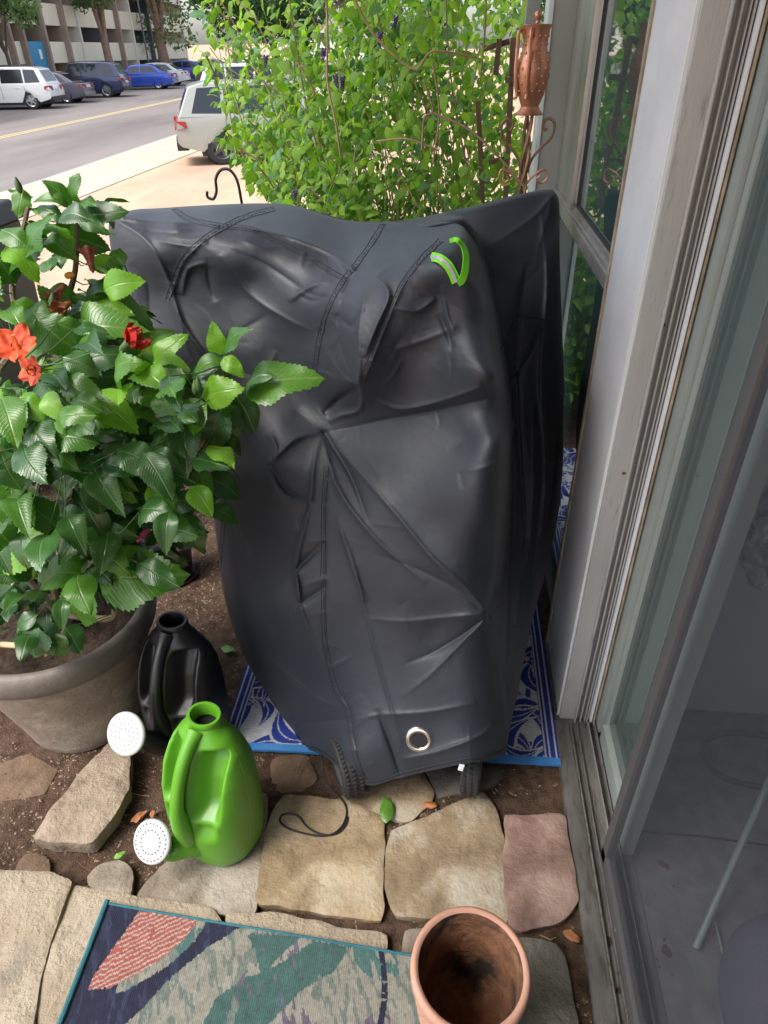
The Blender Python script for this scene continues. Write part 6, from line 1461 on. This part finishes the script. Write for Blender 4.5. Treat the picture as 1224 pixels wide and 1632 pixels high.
# pale suv at the near side
hj = rad(20); lx, ly = -4.75/2+1.02, -(1.92/2-.13); pj = G(357, 262, -.70)
for _ in range(5): pj = G(357, 262, gz(pj[0], pj[1])+.0)
car((pj[0]-(lx*math.cos(hj)-ly*math.sin(hj)), pj[1]-(lx*math.sin(hj)+ly*math.cos(hj)), gz(pj[0], pj[1])), hj, paint('pale grey green paint', (.36, .37, .33), .1), 'suv', 'pale grey suv parked near the yard behind the vines', rim=M_RIMD, group='cars parked on the near side')
sp_ = atX(395, 105, -9.6)
car((-8.2, 31.5, -.55), rad(25), paint('white pickup paint', (.65, .66, .66), 0), 'suv', 'white car parked farther up the near side seen through vine leaves', group='cars parked on the near side')

# ================================================================== APARTMENT BUILDING ACROSS THE STREET
M_SPAN = mat('cream stucco panels', (.74, .68, .54), .9, col2=(.80, .74, .60), scale=.8, bump=.2, bscale=8, spec=.2); M_FINW = mat('white fin', (.80, .77, .68), .9); M_FINB = mat('brown fin', (.30, .22, .17), .9, col2=(.36, .27, .22), scale=1); M_FING = mat('blue grey fin', (.13, .145, .18), .9)
M_BLUE = mat('teal blue panel', (.04, .25, .44), .7, col2=(.05, .29, .50), scale=1.5); M_BACKW = mat('recess wall', (.66, .61, .50), .9); M_DWIN = glass_mat('apartment window', (.2, .25, .3), .9, .15, (.02, .035, .06)); M_SLAB = mat('balcony slab', (.4, .36, .29), .9); M_DARK = mat('dark car port', (.10, .10, .10), .9)
bld = thing('apartment_building', (-27.5, 60, -.4), 'cream three storey apartment block with brown fins and a teal panel across the street', 'building')
BO = np.array([-27.5, 60, -.4])
def bbox(name, lo, hi, m, par=bld, bev=0): return MB().box(np.array(lo)-BO, np.array(hi)-BO).make(name, m, par, bevel=bev)
z0_, z1_, z2_, z3_ = (float(atX(118, yy, -26)[2]) for yy in (98, 67, 43, 10)); pitch_ = z3_-z1_
def yb(px_): return float(atX(px_, 104, -26)[1])
y_l, y_r = 18., yb(300); FX = -26.0
bbox('back_wall', (FX-1.6, y_l, -.6), (FX-1.4, y_r, z1_+3*pitch_), M_BACKW)
bbox('end_wall', (FX-12, y_r, -.6), (FX+.05, y_r+.25, z1_+3*pitch_), M_SPAN)
bbox('roof', (FX-12, y_l, z1_+3*pitch_), (FX+.5, y_r+.3, z1_+3*pitch_+.35), M_SLAB)
edges = [y_l, 24, 29, 34, 38.5, yb(20), yb(41), yb(76), yb(110), yb(136), yb(171), yb(195), yb(219), yb(243), yb(258), y_r]
for fl in range(-0, 3):
    za, zb2 = z0_+fl*pitch_, z1_+fl*pitch_
    bbox('floor_slab', (FX-1.4, y_l, za-.0), (FX-.15, y_r, za+.16), M_SLAB)
    for k in range(len(edges)-1):
        if k == 6 and fl < 1: continue
        bbox('balcony_panel', (FX-.12, edges[k]+.14, za-.05), (FX+.10, edges[k+1]-.14, zb2), M_SPAN, bev=.015)
for fl in range(-1, 3):
    zf_ = z0_+fl*pitch_ if fl >= 0 else -.5
    for k in range(len(edges)-1):
        a, b_ = edges[k], edges[k+1]; wd = b_-a
        fr = bbox('window_frame', (FX-1.4, a+wd*.18, zf_+.25 if fl >= 0 else -.3), (FX-1.34, a+wd*.62, zf_+pitch_-.35 if fl >= 0 else z0_-.15), M_FING if k % 2 else M_DARK)
        bbox('window', (FX-1.34, a+wd*.20, zf_+.3 if fl >= 0 else -.25), (FX-1.32, a+wd*.60, zf_+pitch_-.4 if fl >= 0 else z0_-.2), M_DWIN)
for k, e in enumerate(edges[1:-1]):
    m_ = {5: M_FINB, 6: M_FINB, 7: M_FINB, 8: M_FINW, 9: M_FING, 10: M_FINB, 11: M_FINW, 12: M_FING, 13: M_FINB}.get(k, (M_FINW, M_FINB, M_FING)[k % 3]); w_ = .13 if m_ is not M_FINW else .09
    bbox('fin', (FX-1.4, e-w_, -.6), (FX+(.42 if m_ is not M_FINW else .2), e+w_, z1_+3*pitch_-.01), m_, bev=.01)
bbox('teal_panel', (FX-.12, edges[6]+.32, -.6), (FX+.12, edges[7]-.14, z1_), M_BLUE)
bbox('house_number', (FX+.121, edges[6]+1.7, z1_-.9), (FX+.14, edges[6]+2.0, z1_-.4), M_FINW)
# farther pale building beyond
b2 = thing('distant_building', (-20, 150, 0), 'pale distant building beyond the parked cars', 'building'); BO2 = np.array([-20, 150, 0])
MB().box((-14, 0, -1), (6, 14, 5.2)).make('wall', M_FINW, b2); MB().box((-14.5, -.5, 5.2), (6.5, 14.5, 5.7)).make('roof', M_FINB, b2)
for k in range(6):
    for j in range(2): MB().box((-12.5+k*3.1, -.05, .6+j*2.3), (-11+k*3.1, .0-.01, 1.9+j*2.3)).make('window', M_DWIN, b2)
# ================================================================== TREES
M_TRK = mat('tree bark', (.22, .14, .10), .9, col2=(.33, .23, .17), scale=3, bump=.5, bscale=12); M_TRKD = mat('dark bark', (.09, .065, .05), .9)
def crown_mat(name, a, b_):
    m, nt, p = nodes(name); N = nt.nodes; L = nt.links; at_ = N.new('ShaderNodeAttribute'); at_.attribute_name = 'Col'; mx = N.new('ShaderNodeMix'); mx.data_type = 'RGBA'; L.new(at_.outputs['Fac'], mx.inputs[0]); mx.inputs[6].default_value = (*a, 1); mx.inputs[7].default_value = (*b_, 1); L.new(mx.outputs[2], p.inputs['Base Color']); p.inputs['Roughness'].default_value = .6; p.inputs['Specular IOR Level'].default_value = .2
    tr = N.new('ShaderNodeBsdfTranslucent'); L.new(mx.outputs[2], tr.inputs[0]); ms = N.new('ShaderNodeMixShader'); ms.inputs[0].default_value = .4; L.new(p.outputs[0], ms.inputs[1]); L.new(tr.outputs[0], ms.inputs[2]); L.new(ms.outputs[0], N['Material Output'].inputs[0]); return m
CR = [crown_mat('tree foliage', (.08, .16, .05), (.22, .33, .11)), crown_mat('dark tree foliage', (.03, .075, .025), (.08, .15, .05)), crown_mat('hazy tree foliage', (.16, .15, .09), (.26, .24, .15))]
def tree(loc, h, cr, label, m=0, trunkr=.22, seed=1, nleaf=5200, lsz=.16, forks=4, cz=None, group='street trees along the far side', bark=None):
    r = np.random.default_rng(seed); t = thing('tree', loc, label, 'tree', group); cz = cz or h*.68; tops = []
    base_h = h*.30; MB().tube(catmull([(0, 0, -.3), (r.normal(0, .05), r.normal(0, .05), base_h*.5), (r.normal(0, .12), r.normal(0, .12), base_h)], 5), [trunkr*(1.25-.4*k/10) for k in range(11)], 10).make('trunk', bark or M_TRK, t, smooth=True)
    for k in range(forks):
        a = 6.28*k/forks+r.uniform(-.4, .4); e = np.array([math.cos(a)*cr*r.uniform(.3, .75), math.sin(a)*cr*r.uniform(.3, .75), h*r.uniform(.68, .9)]); mid = np.array([e[0]*.35, e[1]*.35, base_h+(e[2]-base_h)*.5])+r.normal(0, .2, 3)
        q_ = catmull([(0, 0, base_h*.92), mid, e], 6); MB().tube(q_, [trunkr*.62*(1-.8*i/len(q_)) for i in range(len(q_))], 7).make('limb', bark or M_TRK, t, smooth=True); tops.append(e)
        for j in range(3): e2 = mid+(e-mid)*r.uniform(.3, .8)+r.normal(0, cr*.35, 3); q2 = [mid, (mid+e2)/2+r.normal(0, .1, 3), e2]; MB().tube(catmull(q2, 4), [trunkr*.25*(1-.7*i/9) for i in range(9)], 5).make('limb', bark or M_TRK, t, smooth=True); tops.append(e2)
    cl = np.array([tops[r.integers(len(tops))]*np.array([1, 1, 1])+r.normal(0, cr*.33, 3)*np.array([1, 1, .7]) for _ in range(34)]); rs = r.uniform(.22, .5, 34)*cr
    ci = r.integers(34, size=nleaf); d = r.normal(0, 1, (nleaf, 3)); d /= np.linalg.norm(d, axis=1)[:, None]; P = cl[ci]+d*(rs[ci]*r.uniform(.35, 1, nleaf)**.5)[:, None]*np.array([1, 1, .75])
    a = r.normal(0, 1, (nleaf, 3)); a /= np.linalg.norm(a, axis=1)[:, None]; b_ = np.cross(a, r.normal(0, 1, (nleaf, 3))); b_ /= np.linalg.norm(b_, axis=1)[:, None]; s_ = (lsz*r.uniform(.6, 1.3, nleaf))[:, None]
    V = np.stack([P-a*s_, P+b_*s_*.5, P+a*s_, P-b_*s_*.5], 1).reshape(-1, 3); col = np.repeat(r.random(nleaf), 4); props(link('crown', mesh_np('crown', V, np.arange(nleaf*4).reshape(-1, 4), [CR[m]], smooth=False, col=np.stack([col]*3, 1)), t), kind='stuff'); return t
def far_xy(px_, x): p_ = atX(px_, 108, x); return (x, float(p_[1]), gz(x, float(p_[1]))+.05)
lx_, ly_, lz_ = far_xy(16, -23.8)
tree((lx_, ly_, lz_), 7.4, 2.1, 'round leafy street tree at the far left before the teal panel', 0, .10, 3, 9000, .13, cz=4.2, bark=M_TRKD)
lx_, ly_, lz_ = far_xy(176, -24.2); tree((lx_, ly_, lz_), 9.5, 3.0, 'tall street tree with pinkish forked trunk behind the navy suv', 0, .26, 7, 6000, .16, forks=3)
lx_, ly_, lz_ = far_xy(264, -24.2); tree((lx_, ly_, lz_), 10.5, 3.6, 'tall street tree with a thick pale forked trunk behind the white sedan', 0, .40, 9, 7000, .18, forks=4)
tree((-23.5, 84, .0), 9, 4.2, 'dense dark green tree past the end of the apartment block', 1, .35, 11, 9000, .24, group='trees down the street')
tree((-19.5, 96, .1), 8, 4.0, 'dark tree behind the top of the vine shrub', 1, .3, 13, 8000, .24, group='trees down the street')
tree((-27, 118, .2), 14, 6.5, 'tall hazy brownish tree far down the street', 2, .4, 15, 7000, .35, group='trees down the street')
tree((-13, 125, .2), 11, 6.0, 'hazy tree far down the street above the pale suv', 2, .4, 17, 7000, .35, group='trees down the street')
tree((-4, 110, .2), 10, 6.0, 'far dark tree hidden behind the vines', 1, .4, 19, 6000, .35, group='trees down the street')
tree((8, 60, .0), 9, 5.0, 'leafy tree behind the copper lantern', 1, .4, 23, 6000, .25, group='trees down the street')
M_POLE = mat('lamp pole', (.25, .24, .23), .6); lx_, ly_, lz_ = far_xy(238, -24.4)
sl = thing('street_lamp', (lx_, ly_, lz_), 'slim dark street lamp pole before the apartment block', 'street lamp'); MB().tube([(0, 0, -.2), (0, 0, 8.)], .07, 8).make('pole', M_FING, sl); MB().tube([(0, 0, 8), (.6, 0, 8.3), (1.4, 0, 8.3)], .045, 6).make('arm', M_FING, sl); MB().box((1.2, -.12, 8.22), (1.9, .12, 8.32)).make('lamp_head', M_FING, sl)
